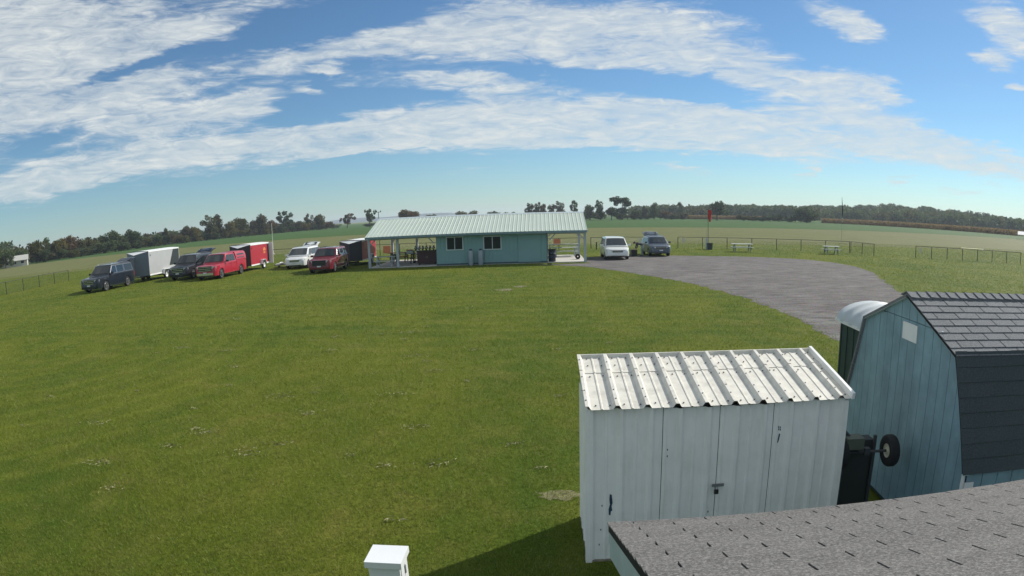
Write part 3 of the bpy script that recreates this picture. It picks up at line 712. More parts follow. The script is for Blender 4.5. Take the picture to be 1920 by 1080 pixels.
    b = MB(); b.prism([(-.22, -.05), (0, .045), (.22, -.05), (0, .02)], lambda u, v, d: (d, RY_ + u, RZ_ + v), BX0 - ox - .01, BX1 + ox + .01); b.build('ridge_cap', m_wtrim, t)
    # open truss gables at both ends
    for x in (BX0 + .1, -10.75, BX1 - .1):
        b = MB(); b.beam((x, BYF, EZ - .05), (x, RY_, RZ_ - .16), .06, .12); b.build('rafter', m_post, t)
        b = MB(); b.beam((x, BYB, EZ - .05), (x, RY_, RZ_ - .16), .06, .12); b.build('rafter', m_post, t)
pavilion()

for i, x in enumerate((-5.22, -4.50)):
    t = thing('propane_cylinder', ('left' if i == 0 else 'right') + ' one of two tall grey propane cylinders against the clubhouse wall', 'gas cylinder', (x, BYF - .28, 0), 0, 'propane cylinders')
    pm = mat('grey_cylinder_paint', (.30, .36, .40), .45, var=.08)
    b = MB(); b.lathe([(0, .05), (.16, .06), (.185, .12), (.185, .95), (.16, 1.04), (.07, 1.09), (0, 1.09)], 18); b.build('tank', pm, t, smooth=40)
    b = MB(); b.lathe([(.14, 0), (.15, 0), (.15, .09), (.14, .09), (.14, 0)], 16); b.build('foot_ring', pm, t)
    b = MB(); b.tube([(0, 0, 1.08), (0, 0, 1.18)], .03, 8); b.tube([(-.06, 0, 1.15), (.06, 0, 1.15)], .02, 8); b.build('valve', m_steel, t)
    b = MB(); b.lathe([(.075, 1.07), (.09, 1.09), (.09, 1.2), (.08, 1.2), (.075, 1.07)], 16); b.build('collar', mat('dark_collar', (.03, .04, .05), .5), t)

def picnic_table(label, loc, rz, L, wood, leg, group=None, z0=0):
    t = thing('picnic_table', label, 'picnic table', (loc[0], loc[1], z0), rz, group)
    for k in range(5): MB().bx((-L / 2, -.37 + k * .15, .72), (L / 2, -.37 + k * .15 + .14, .76)).build('top_plank', wood, t)
    for s in (-1, 1):
        for k in range(2):
            y = s * (.55 + k * .14); MB().bx((-L / 2, y - .065, .42), (L / 2, y + .065, .455)).build('seat_plank', wood, t)
    for x in (-L / 2 + .28, L / 2 - .28):
        for s in (-1, 1):
            b = MB(); b.beam((x, s * .25, .72), (x, s * .62, 0.0), .06, .08, up=(1, 0, 0)); b.build('leg', leg, t)
        MB().bx((x - .035, -.70, .34), (x + .035, .70, .418)).build('seat_beam', leg, t)
        MB().bx((x - .03, -.36, .645), (x + .03, .36, .718)).build('top_beam', leg, t)
    return t
m_wood_w = mat('weathered_white_wood', (.52, .55, .54), .8, var=.12, vscale=6); m_wood_g = mat('weathered_green_grey', (.20, .26, .24), .8, var=.15)
m_wood_d = mat('dark_stained_wood', (.035, .04, .05), .7, var=.2); m_wood_r = mat('red_painted_plank', (.30, .035, .03), .6, var=.15)
picnic_table('pale picnic table on the grass beside the windsock fence', (18.75, 58.9), R(-8), 2.0, m_wood_w, m_wood_g)
picnic_table('pale picnic table near the fence corner below the feather flag', (27.2, 56.9), R(-8), 1.6, m_wood_w, m_wood_g)
SL = .07
picnic_table('pale grey picnic table at the left front of the clubhouse porch', (-11.95, 48.3), R(3), 1.7, m_wood_w, m_post, z0=SL)
picnic_table('dark picnic table in the middle of the clubhouse porch', (-11.1, 51.0), R(0), 2.0, m_wood_d, m_wood_d, z0=SL)
picnic_table('red topped picnic table at the back left of the clubhouse porch', (-12.0, 53.4), R(0), 1.8, m_wood_r, m_wood_d, z0=SL)
picnic_table('pale picnic table under the right porch of the clubhouse', (1.9, 53.2), R(0), 2.1, m_wood_w, m_post, z0=SL)

# folded chairs in a row on a rack, cabinet, bucket
def porch_things():
    t = thing('chair_rack', 'black rack holding the row of folded chairs under the left porch', 'rack', (-9.35, 51.0, SL)); dk = mat('black_steel', (.015, .016, .018), .5)
    for x in (-.85, .85):
        for y in (-.25, .25): MB().bx((x - .03, y - .03, .08), (x + .03, y + .03, 1.0)).build('post', dk, t)
    for z in (.10, .62): MB().bx((-.88, -.28, z), (.88, .28, z + .04)).build('shelf', dk, t)
    for x in (-.85, .85):
        for y in (-.25, .25): MB().lathe([(0, -.02), (.06, -.02), (.07, 0), (.06, .02), (0, .02)], 12, axis='Y').build('caster', m_tyre, t, (x, y, .07))
    ch = thing('folding_chair', '', 'chair', (0, 0, 0)); fm = mat('black_seat_fabric', (.02, .021, .024), .8)
    b = MB(); b.box((0, 0, .42), (.20, .42, .035), Matrix.Rotation(R(70), 3, 'Y')); b.build('seat', fm, ch)
    b = MB(); b.box((.07, 0, .56), (.26, .40, .03), Matrix.Rotation(R(62), 3, 'Y')); b.build('backrest', fm, ch)
    b = MB(); [b.tube([(-.02, y, 0.02), (.12, y, .70)], .012, 6) for y in (-.2,)]; b.build('leg', m_steel, ch)
    b = MB(); b.tube([(-.02, .2, 0.02), (.12, .2, .70)], .012, 6); b.build('leg', m_steel, ch)
    b = MB(); b.lathe([(0, -.012), (.07, -.012), (.07, .012), (0, .012)], 12, c=(.06, -.22, .54), axis='Y'); b.build('cup_holder', m_trimw, ch)
    words = ['first', 'second', 'third', 'fourth', 'fifth', 'sixth']
    for i in range(6):
        o = ch if i == 0 else copy_tree(ch)
        o.location = (-10.1 + i * .29, 50.98, SL + .66); o['label'] = words[i] + ' black folded chair from the left in the row on the porch rack'; o['group'] = 'folded chairs on the rack'
    t = thing('storage_cabinet', 'dark red storage cabinet on wheels under the left porch', 'cabinet', (-8.75, 48.9, SL)); cr = mat('dark_red_cabinet', (.055, .016, .018), .5)
    MB().bx((-.75, -.3, .08), (.75, .3, 1.02)).build('body', cr, t); MB().bx((-.78, -.33, 1.022), (.78, .33, 1.06)).build('top', m_wood_d, t)
    for x in (-.37, .37): MB().bx((x - .34, -.315, .14), (x + .34, -.303, .96)).build('door', cr, t)
    for x in (-.06, .06): MB().bx((x - .012, -.335, .5), (x + .012, -.317, .64)).build('handle', m_steel, t)
    for x in (-.6, .6): MB().lathe([(0, -.02), (.07, -.02), (.08, 0), (.07, .02), (0, .02)], 12, axis='Y').build('caster', m_tyre, t, (x, -.2, .08))
    t = thing('wall_shelf', 'narrow grey shelf beside the clubhouse wall', 'shelf', (-8.18, 50.6, SL)); MB().bx((-.28, -.25, .62), (.30, .25, .66)).build('board', m_wood_w, t)
    b = MB(); b.beam((.2, 0, .3), (-.15, 0, .62), .04, .04); b.build('bracket', m_steel, t); MB().bx((.26, -.2, .0), (.30, .2, .62)).build('upright', m_wood_w, t)
    t = thing('white_bucket', 'white plastic bucket on the shelf by the clubhouse wall', 'bucket', (-8.22, 50.6, SL + .66)); b = MB(); b.lathe([(0, 0), (.14, 0), (.17, .38), (.175, .40), (.15, .40), (.13, .03), (0, .03)], 16); b.build('pail', m_trimw, t, smooth=40)
    b = MB(); b.tube([(-.17, 0, .36), (-.1, 0, .5), (.1, 0, .5), (.17, 0, .36)], .006, 5); b.build('handle', m_steel, t)
    t = thing('cooler_box', 'white cooler standing on the dark picnic table', 'cooler', (-10.55, 51.0, SL + .762)); MB().bx((-.25, -.16, 0), (.25, .16, .24)).build('body', m_trimw, t); MB().bx((-.26, -.17, .243), (.26, .17, .30)).build('lid', mat('red_lid', (.35, .05, .04), .5), t)
    t = thing('water_jug', 'white water jug on the dark picnic table', 'jug', (-11.5, 51.05, SL + .762)); b = MB(); b.lathe([(0, 0), (.11, 0), (.12, .2), (.09, .28), (.04, .3), (.04, .34), (0, .34)], 14); b.build('body', m_trimw, t, smooth=40); b = MB(); b.tube([(.11, 0, .22), (.17, 0, .18), (.11, 0, .08)], .012, 6); b.build('handle', m_trimw, t)
    # right porch
    t = thing('work_bench', 'long pale work bench along the back of the right porch', 'bench', (1.75, 54.6, SL)); MB().bx((-1.2, -.3, .92), (1.3, .3, .97)).build('top', m_wood_w, t)
    for x in (-1.1, 1.2):
        for y in (-.22, .22): MB().bx((x - .045, y - .045, 0), (x + .045, y + .045, .918)).build('leg', m_post, t)
        b = MB(); b.beam((x, -.2, .55), (x - math.copysign(.35, x), -.2, .91), .05, .05); b.build('brace', m_post, t)
    t = thing('trash_barrel', 'dark blue trash barrel at the corner of the right porch', 'barrel', (.72, 47.75, SL)); bm_ = mat('dark_blue_barrel', (.02, .028, .05), .5)
    b = MB(); b.lathe([(0, 0), (.26, 0), (.27, .02), (.27, .28), (.285, .30), (.27, .32), (.27, .58), (.285, .60), (.27, .62), (.27, .86), (.285, .88), (.255, .88), (.25, .1), (0, .1)], 20); b.build('drum', bm_, t, smooth=40)
    b = MB(); b.lathe([(.2, .87), (.30, .875), (.31, .90), (.29, .92)], 20); b.build('liner', m_dark, t, smooth=40)
    t = thing('hose_reel', 'black hose reel at the foot of the right porch post', 'hose reel', (2.72, 49.6, SL)); b = MB(); b.lathe([(.05, -.08), (.20, -.08), (.20, -.06), (.16, -.06), (.17, 0), (.16, .06), (.20, .06), (.20, .08), (.05, .08)], 18, c=(0, 0, .22), axis='Y'); b.build('reel', m_tyre, t, smooth=40)
    MB().bx((-.15, -.11, 0), (.15, .11, .03)).build('stand', m_steel, t)
porch_things()

# ------------------------------------------------------------------ vehicles
def paint(name, c, rough=.45, metal=.0): return mat(name, c, rough, metal, var=.03, vscale=1.0, coat=.9, spec=.25)
m_navy = paint('navy_car_paint', (.004, .009, .018)); m_charc = paint('charcoal_car_paint', (.012, .015, .021)); m_red = paint('bright_red_paint', (.36, .010, .030))
m_maroon = paint('dark_red_paint', (.15, .006, .018)); m_whitep = paint('white_car_paint', (.70, .72, .70)); m_bluep = paint('blue_grey_car_paint', (.055, .080, .115))
m_black = mat('black_plastic', (.012, .013, .015), .5); m_chrome = mat('chrome', (.62, .63, .65), .18, 1.0, var=.02); m_lamp = mat('headlamp_glass', (.55, .58, .60), .1, var=.1, spec=.8)
m_cglass = mat('car_window_glass', (.015, .022, .026), .05, var=.05, spec=.9); m_plate = mat('licence_plate', (.62, .64, .66), .5); m_alloy = mat('alloy_wheel', (.50, .51, .53), .3, .8); m_dalloy = mat('dark_alloy_wheel', (.10, .105, .11), .35, .7)
m_grille = mat('dark_grille', (.010, .012, .016), .4); m_taill = mat('red_tail_lamp', (.35, .01, .01), .2)

def interp(x, pts):
    if x <= pts[0][0]: return pts[0][1]
    for (a, p), (b, q) in zip(pts, pts[1:]):
        if x <= b: t = (x - a) / (b - a); return p + (q - p) * t
    return pts[-1][1]
def vehicle(name, label, cat, loc, head, sp):
    """local x forward, y left; origin on the ground under the middle"""
    t = thing(name, label, cat, (*loc, gz(loc[0])), head); t.scale = (sp.get('scale', .94),) * 3
    L, W, H = sp['L'], sp['W'], sp['H']; hx = L / 2; w = W / 2
    xf, xr, ra, rw = sp['xf'], sp['xr'], sp.get('ra', .43), sp.get('rw', .385)
    pm = sp['paint']; belt, zb = sp['belt'], .30
    top = sp['top']      # (x, z) of the lower body's upper line, from rear to front
    plan = [(-hx, .86), (-hx + .12, .95), (-hx + .45, 1.0), (hx - .75, 1.0), (hx - .3, .95), (hx - .08, .84), (hx, .74)]
    xs = sorted(set([round(-hx + L * i / 44, 3) for i in range(45)] + [-hx + .12, hx - .08, hx - .3] + [round(c + ra * math.cos(a * math.pi / 10), 3) for c in (xf, xr) for a in range(11)] + [p[0] for p in top]))
    b = MB(); K = 0
    for x in xs:
        zt = interp(x, top); hw = w * interp(x, plan)
        bot = interp(x, [(-hx, .48), (-hx + .1, .36), (-hx + .5, zb), (hx - .5, zb), (hx - .12, .30), (hx, .36)])
        low = bot
        for c in (xf, xr):
            if abs(x - c) < ra: low = max(low, rw + math.sqrt(ra * ra - (x - c) ** 2))
        low = min(low, zt - .12); mid = max(.66 * zt, low + .03); fl = .012
        half = [(0, bot), (hw * .72, bot), (hw * .72, low), (hw * .985, low), (hw, (low + mid) / 2), (hw, mid), (hw * .985, zt - .06), (hw * .93, zt - .012), (hw * .6, zt + .012), (0, zt + .02)]
        ring = [(y, z) for y, z in half] + [(-y, z) for y, z in half[-2:0:-1]]
        K = len(ring); b.v += [(x, y, z) for y, z in ring]
    for i in range(len(xs) - 1):
        for k in range(K): a = i * K + k; c = i * K + (k + 1) % K; b.f.append((a, c, c + K, a + K)); b.m.append(0)
    b.f.append(tuple(range(K))[::-1]); b.m.append(0); e = (len(xs) - 1) * K; b.f.append(tuple(e + k for k in range(K))); b.m.append(0)
    body = b.build('body', pm, t, smooth=38)
    # greenhouse
    xa, xb, xc, xd = sp['cab']      # windscreen base, roof front, roof rear, rear base
    wb, wt = w * .955, w * sp.get('tumble', .80); zr = H
    def ww(z): return wb - (wb - wt) * (z - belt) / (zr - belt)
    stations = [xa, (xa + xb) / 2, xb, xb - .25, (xb + xc) / 2, xc + .3, xc, (xc + xd) / 2, xd]
    def roofz(x): return interp(x, [(xd, belt - .03), (xc, zr - .035), (xc + .35, zr), (xb - .3, zr), (xb, zr - .03), (xa, belt - .03)])
    b = MB()
    for x in stations:
        z = roofz(x); hw = ww(max(z, belt))
        half = [(wb, belt - .06), (ww(belt + (z - belt) * .5), belt - .06 + (z - belt + .06) * .5), (hw, z - min(.06, max(.0, z - belt) * .3)), (hw * .93, z), (hw * .5, z + .02), (0, z + .025)]
        ring = half + [(-y, q) for y, q in half[-2::-1]]
        K = len(ring); b.v += [(x, y, q) for y, q in ring]
    for i in range(len(stations) - 1):
        for k in range(K - 1): a = i * K + k; b.f.append((a, a + 1, a + 1 + K, a + K)); b.m.append(0)
    b.build('cabin', sp.get('roofpaint', pm), t, smooth=38)
    # glass: windscreen
    def scr(xa_, xb_, lo, hi, mg, nm):
        b = MB(); d = Vector((xb_ - xa_, 0, zr - belt)); n = Vector((d.z, 0, -d.x)).normalized(); n = n if n.x * (xa_ - xb_) > 0 else -n
        P = []
        for f in (lo, hi):
            x = xa_ + (xb_ - xa_) * f; z = belt - .02 + (zr - .03 - belt) * f
            for s, q in ((-.9, 0), (-.5, .02), (0, .026), (.5, .02), (.9, 0)): P.append(Vector((x, s * ww(z), z + q)) + n * .016)
        b.add(P, [(i, i + 1, i + 6, i + 5) for i in range(4)]); return b.build(nm, m_cglass, t)
    scr(xa, xb, .13, .93, .1, 'windscreen')
    if sp.get('rearglass', True): scr(xd, xc, .15, .9, .1, 'rear_window')
    for (x0, x1, sl0, sl1) in sp['win']:
        z0, z1 = belt + .03, zr - .13
        for s in (-1, 1):
            b = MB(); pts = [(x0 + sl0, z1), (x0, z0), (x1, z0), (x1 + sl1, z1)]
            P = [(x, s * (ww(z) + .006), z) for x, z in pts]; b.poly(P)
            q = b.build('side_window', m_cglass, t)
            if sp.get('chromewin'):
                b = MB()
                for i in range(4): b.tube([Vector(P[i]) + Vector((0, s * .006, 0)), Vector(P[(i + 1) % 4]) + Vector((0, s * .006, 0))], .014, 4)
                b.build('window_trim', m_chrome, q)
    # front
    g = sp['front']
    zg0, zg1, gw = g['grille']
    gr = MB().bx((hx - .06, -gw, zg0), (hx + .015, gw, zg1)).build('grille', m_grille, t)
    for i in range(g.get('bars', 2)):
        z = zg0 + (zg1 - zg0) * (i + .5) / g.get('bars', 2); MB().bx((hx + .012, -gw * .96, z - .018), (hx + .028, gw * .96, z + .018)).build('grille_bar', g.get('barmat', m_chrome), gr)
    for s in (-1, 1):
        b = MB(); z0, z1 = g['lamp']; y0, y1 = gw + .02, w * .90
        x0, x1 = hx - .03, hx - .24
        b.add([(x0 + .03, s * y0, z0), (x1 + .03, s * y1, z0 + .03), (x1 + .03, s * (y1 + .02), z1), (x0 + .03, s * y0, z1), (x0 - .1, s * y0, z0), (x1 - .1, s * y1, z0 + .03), (x1 - .1, s * y1, z1), (x0 - .1, s * y0, z1)], [(0, 1, 2, 3), (4, 5, 6, 7), (0, 1, 5, 4), (1, 2, 6, 5), (2, 3, 7, 6), (3, 0, 4, 7)])
        b.build('headlight', m_lamp, t)
        b = MB(); b.box((hx - .13, s * w * .68, .50), (.16, .24, .13)); b.build('fog_lamp', m_grille, t)
        MB().bx((xa - .42, s * (w + .02), belt + .02), (xa - .26, s * (w + .22), belt + .17)).build('mirror', g.get('mirror', pm), t)
    bp = MB(); bp.bx((hx - .10, -w * .72, .36), (hx + .04, w * .72, .36 + g.get('bumph', .14))); bp.build('bumper', g.get('bumper', pm), t)
    MB().bx((hx + .041, -.16, .50), (hx + .055, .16, .60)).build('licence_plate', m_plate, t)
    MB().bx((hx - .08, -w * .55, .27), (hx + .02, w * .55, .355)).build('air_dam', m_black, t)
    # rocker trim, handles, seams
    for s in (-1, 1):
        MB().bx((xr + ra + .05, s * (w - .03), .30), (xf - ra - .05, s * (w + .012), .36)).build('side_sill', sp.get('sill', m_black), t)
        for (x0, x1, _, _) in sp['win'][:2]: MB().bx((x0 + .05, s * (w - .01), belt - .17), (x0 + .25, s * (w + .022), belt - .13)).build('door_handle', sp.get('handle', pm), t)
        b = MB()
        for q in sp['seams']: b.bx((q - .006, s * (w - .02), .40), (q + .006, s * (w + .003), belt - .05))
        if sp['seams']: tag(b.build('door_seam', m_black, t), kind='stuff')
        b = MB(); b.bx((-hx - .01, s * w * .70, .75), (-hx + .14, s * w * .90, 1.1)); b.build('tail_lamp', m_taill, t)
    # wheels
    for x in (xf, xr):
        for s in (-1, 1):
            wl = tyre_mesh('wheel', rw, .25, rw * .66).build('wheel', m_tyre, t, (x, s * (w - .13), rw), smooth=35)
            b = MB(); r = rw * .68; yo = s * .10
            b.lathe([(r * .86, -.10), (r, -.10), (r, .10), (r * .86, .10), (r * .86, -.10)], 22, axis='Y')
            for k in range(6):
                a = k * math.pi / 3; b.beam((0, yo, 0), (math.cos(a) * r * .9, yo, math.sin(a) * r * .9), .03, .07, up=(0, 1, 0))
            b.lathe([(0, yo - .02), (.06, yo - .02), (.06, yo + .02), (0, yo + .02)], 10, axis='Y')
            b.build('rim', sp.get('rim', m_alloy), wl)
            b = MB(); b.lathe([(0, -.01), (r * .8, -.01), (r * .8, .01), (0, .01)], 16, axis='Y'); b.build('brake_disc', m_black, wl)
    if sp.get('rails'):
        for s in (-1, 1):
            b = MB(); b.tube([(xb - .2, s * wt * .88, zr), (xb - .35, s * wt * .88, zr + .07), (xc + .4, s * wt * .88, zr + .07), (xc + .2, s * wt * .88, zr)], .02, 5); b.build('roof_rail', m_black if sp['rails'] == 1 else m_chrome, t)
    if sp.get('hatch'):
        hl, rise, hp = sp['hatch']; b = MB(); gwid = wt * .93; prof = []
        for i in range(7):
            f = i / 6; prof.append((xc - .02 - hl * f, zr - .01 + rise * math.sin(f * 1.9) / math.sin(1.9) * (1 if f < .99 else .94) if False else zr + rise * (1 - (1 - f) ** 2)))
        b = MB(); K2 = 5
        for (x, z) in prof:
            for j in range(K2): yy = -1 + 2 * j / (K2 - 1); b.v.append((x, yy * gwid, z - .06 * yy * yy)); 
            for j in range(K2): yy = -1 + 2 * j / (K2 - 1); b.v.append((x + .015, yy * gwid, z - .06 * yy * yy - .07))
        for i in range(6):
            for j in range(K2 - 1):
                a = i * 10 + j; b.f += [(a, a + 1, a + 11, a + 10), (a + 5, a + 6, a + 16, a + 15)]; b.m += [0, 0]
            for a in (i * 10, i * 10 + 4): b.f.append((a, a + 10, a + 15, a + 5)); b.m.append(0)
        for a0 in (0, 60):
            for j in range(K2 - 1): a = a0 + j; b.f.append((a, a + 1, a + 6, a + 5)); b.m.append(0)
        hg = b.build('liftgate', hp, t, smooth=40)
        x0, z0 = prof[1]; x1, z1 = prof[4]
        b = MB(); b.add([(x0, -gwid * .8, z0 + .004), (x0, gwid * .8, z0 + .004), (x1, gwid * .8, z1 + .004), (x1, -gwid * .8, z1 + .004)], [(0, 1, 2, 3)]); b.build('gate_glass', m_cglass, hg)
        for s in (-1, 1):
            b = MB(); b.tube([(xc - .15, s * gwid * .93, zr - .35), (prof[3][0], s * gwid * .93, prof[3][1] - .1)], .014, 5); b.build('gas_strut', m_black, t)
    return t

HEAD = -math.pi / 2
SUV = dict(L=5.30, W=2.04, H=1.92, xf=1.62, xr=-1.48, belt=1.20, tumble=.80, top=[(-2.65, 1.12), (-2.5, 1.2), (1.15, 1.2), (1.35, 1.14), (2.3, 1.07), (2.55, .98), (2.65, .80)], cab=(1.20, .52, -2.30, -2.58),
           win=[(.0, .95, 0, -.42), (-1.05, -.06, 0, 0), (-2.35, -1.15, .08, 0)], seams=[1.05, -.03, -1.0], front=dict(grille=(.62, .98, .52), lamp=(.74, .96), bars=3))
def car(**k): d = dict(SUV); d.update(k); return d
vehicle('parked_suv', 'dark navy full-size SUV with raised liftgate in front of the grey trailer', 'car', (-31.75, 39.95), HEAD + R(2), car(paint=m_navy, chromewin=True, rails=2, hatch=(.95, .30, m_navy), rim=m_alloy, sill=m_chrome))
vehicle('parked_suv', 'charcoal full-size SUV with open rear hatch beside the red pickup', 'car', (-27.30, 45.45), HEAD + R(3), car(paint=m_charc, rails=1, hatch=(1.1, .34, m_charc), front=dict(grille=(.60, 1.0, .55), lamp=(.76, .98), bars=3, bumper=m_black)))
vehicle('parked_suv', 'dark red SUV parked beside the left end of the clubhouse', 'car', (-15.85, 46.35), HEAD + R(1), car(paint=m_maroon, rails=1, L=5.1, top=[(-2.55, 1.10), (-2.4, 1.17), (1.1, 1.17), (1.3, 1.12), (2.25, 1.07), (2.47, .98), (2.55, .80)], xf=1.55, xr=-1.42, H=1.84, belt=1.17, cab=(1.15, .45, -1.95, -2.42), chromewin=True, sill=m_chrome, win=[(-.05, .9, 0, -.42), (-1.05, -.12, 0, 0), (-2.05, -1.15, .25, 0)], rim=m_alloy, front=dict(grille=(.60, 1.0, .55), lamp=(.76, .98), bars=2, barmat=m_black)))
# crew-cab pickup with a cap on the bed
pk = vehicle('pickup_truck', 'bright red pickup truck with matching bed cap towing the red trailer', 'truck', (-24.15, 44.70), HEAD + R(1), dict(L=5.85, W=2.03, H=1.88, xf=1.95, xr=-1.70, belt=1.20, tumble=.81, paint=m_red,
    top=[(-2.92, 1.18), (1.3, 1.2), (1.5, 1.16), (2.5, 1.10), (2.8, 1.02), (2.925, .82)], cab=(1.42, .78, -.72, -.86), win=[(.25, 1.15, 0, -.42), (-.68, .18, .05, 0)], seams=[1.3, .2, -.78], rearglass=False, sill=m_chrome, rim=m_alloy,
    front=dict(grille=(.66, 1.06, .60), lamp=(.78, 1.02), bars=3, bumper=m_chrome, bumph=.18, barmat=m_chrome, mirror=m_black)))
b = MB(); K = 0
for x, f in ((-.90, .97), (-.95, 1.0), (-2.6, 1.0), (-2.86, .90)):
    hw = .965; zt = 1.20 + .70 * f
    half = [(hw, 1.18), (hw * .97, 1.5), (hw * .87, zt - .06), (hw * .8, zt), (0, zt + .035)]; ring = half + [(-y, z) for y, z in half[-2::-1]]; K = len(ring); b.v += [(x, y, z) for y, z in ring]
for i in range(3):
    for k in range(K - 1): a = i * K + k; b.f.append((a, a + 1, a + 1 + K, a + K)); b.m.append(0)
b.f.append(tuple(range(K))); b.f.append(tuple(3 * K + k for k in range(K))[::-1]); b.m += [0, 0]
cap = b.build('bed_cap', m_red, pk, smooth=38)
for s in (-1, 1): MB().add([(-1.15, s * .955, 1.36), (-2.5, s * .955, 1.36), (-2.45, s * .892, 1.70), (-1.2, s * .892, 1.70)], [(0, 1, 2, 3)]).build('cap_window', m_cglass, cap)

VAN = dict(L=5.15, W=2.0, H=1.75, xf=1.62, xr=-1.45, ra=.40, rw=.35, belt=1.08, tumble=.78, paint=m_whitep, top=[(-2.57, 1.0), (-2.45, 1.08), (1.4, 1.08), (1.75, 1.02), (2.3, .90), (2.5, .78), (2.575, .66)], cab=(1.75, .72, -2.15, -2.5),
           win=[(.1, 1.35, 0, -.62), (-1.05, .03, 0, 0), (-2.3, -1.13, .15, 0)], seams=[1.15, .06, -1.1], rim=m_alloy, front=dict(grille=(.62, .80, .42), lamp=(.66, .82), bars=2, mirror=m_whitep))
def van(**k): d = dict(VAN); d.update(k); return d
vehicle('minivan', 'white minivan with raised rear gate between the red trailers', 'car', (-19.75, 51.10), HEAD + R(3), van(hatch=(1.0, .34, m_whitep), rails=1))
vehicle('minivan', 'white minivan parked on the gravel just right of the clubhouse', 'car', (5.75, 51.5), HEAD + R(0), van(W=2.02, H=1.78))
vehicle('crossover', 'dark blue crossover with raised rear hatch on the gravel, right of the white minivan', 'car', (9.65, 54.6), HEAD + R(2), van(L=4.80, W=1.92, H=1.70, paint=m_bluep, xf=1.42, xr=-1.40, belt=1.10, top=[(-2.4, 1.0), (-2.3, 1.1), (1.1, 1.1), (1.3, 1.06), (2.05, .98), (2.3, .88), (2.4, .70)], cab=(1.30, .45, -1.75, -2.25), win=[(.0, .98, 0, -.50), (-.95, -.06, 0, 0), (-1.85, -1.03, .25, 0)], seams=[.95, -.03], hatch=(.9, .36, m_bluep), rails=2, front=dict(grille=(.60, .86, .46), lamp=(.74, .86), bars=2)))

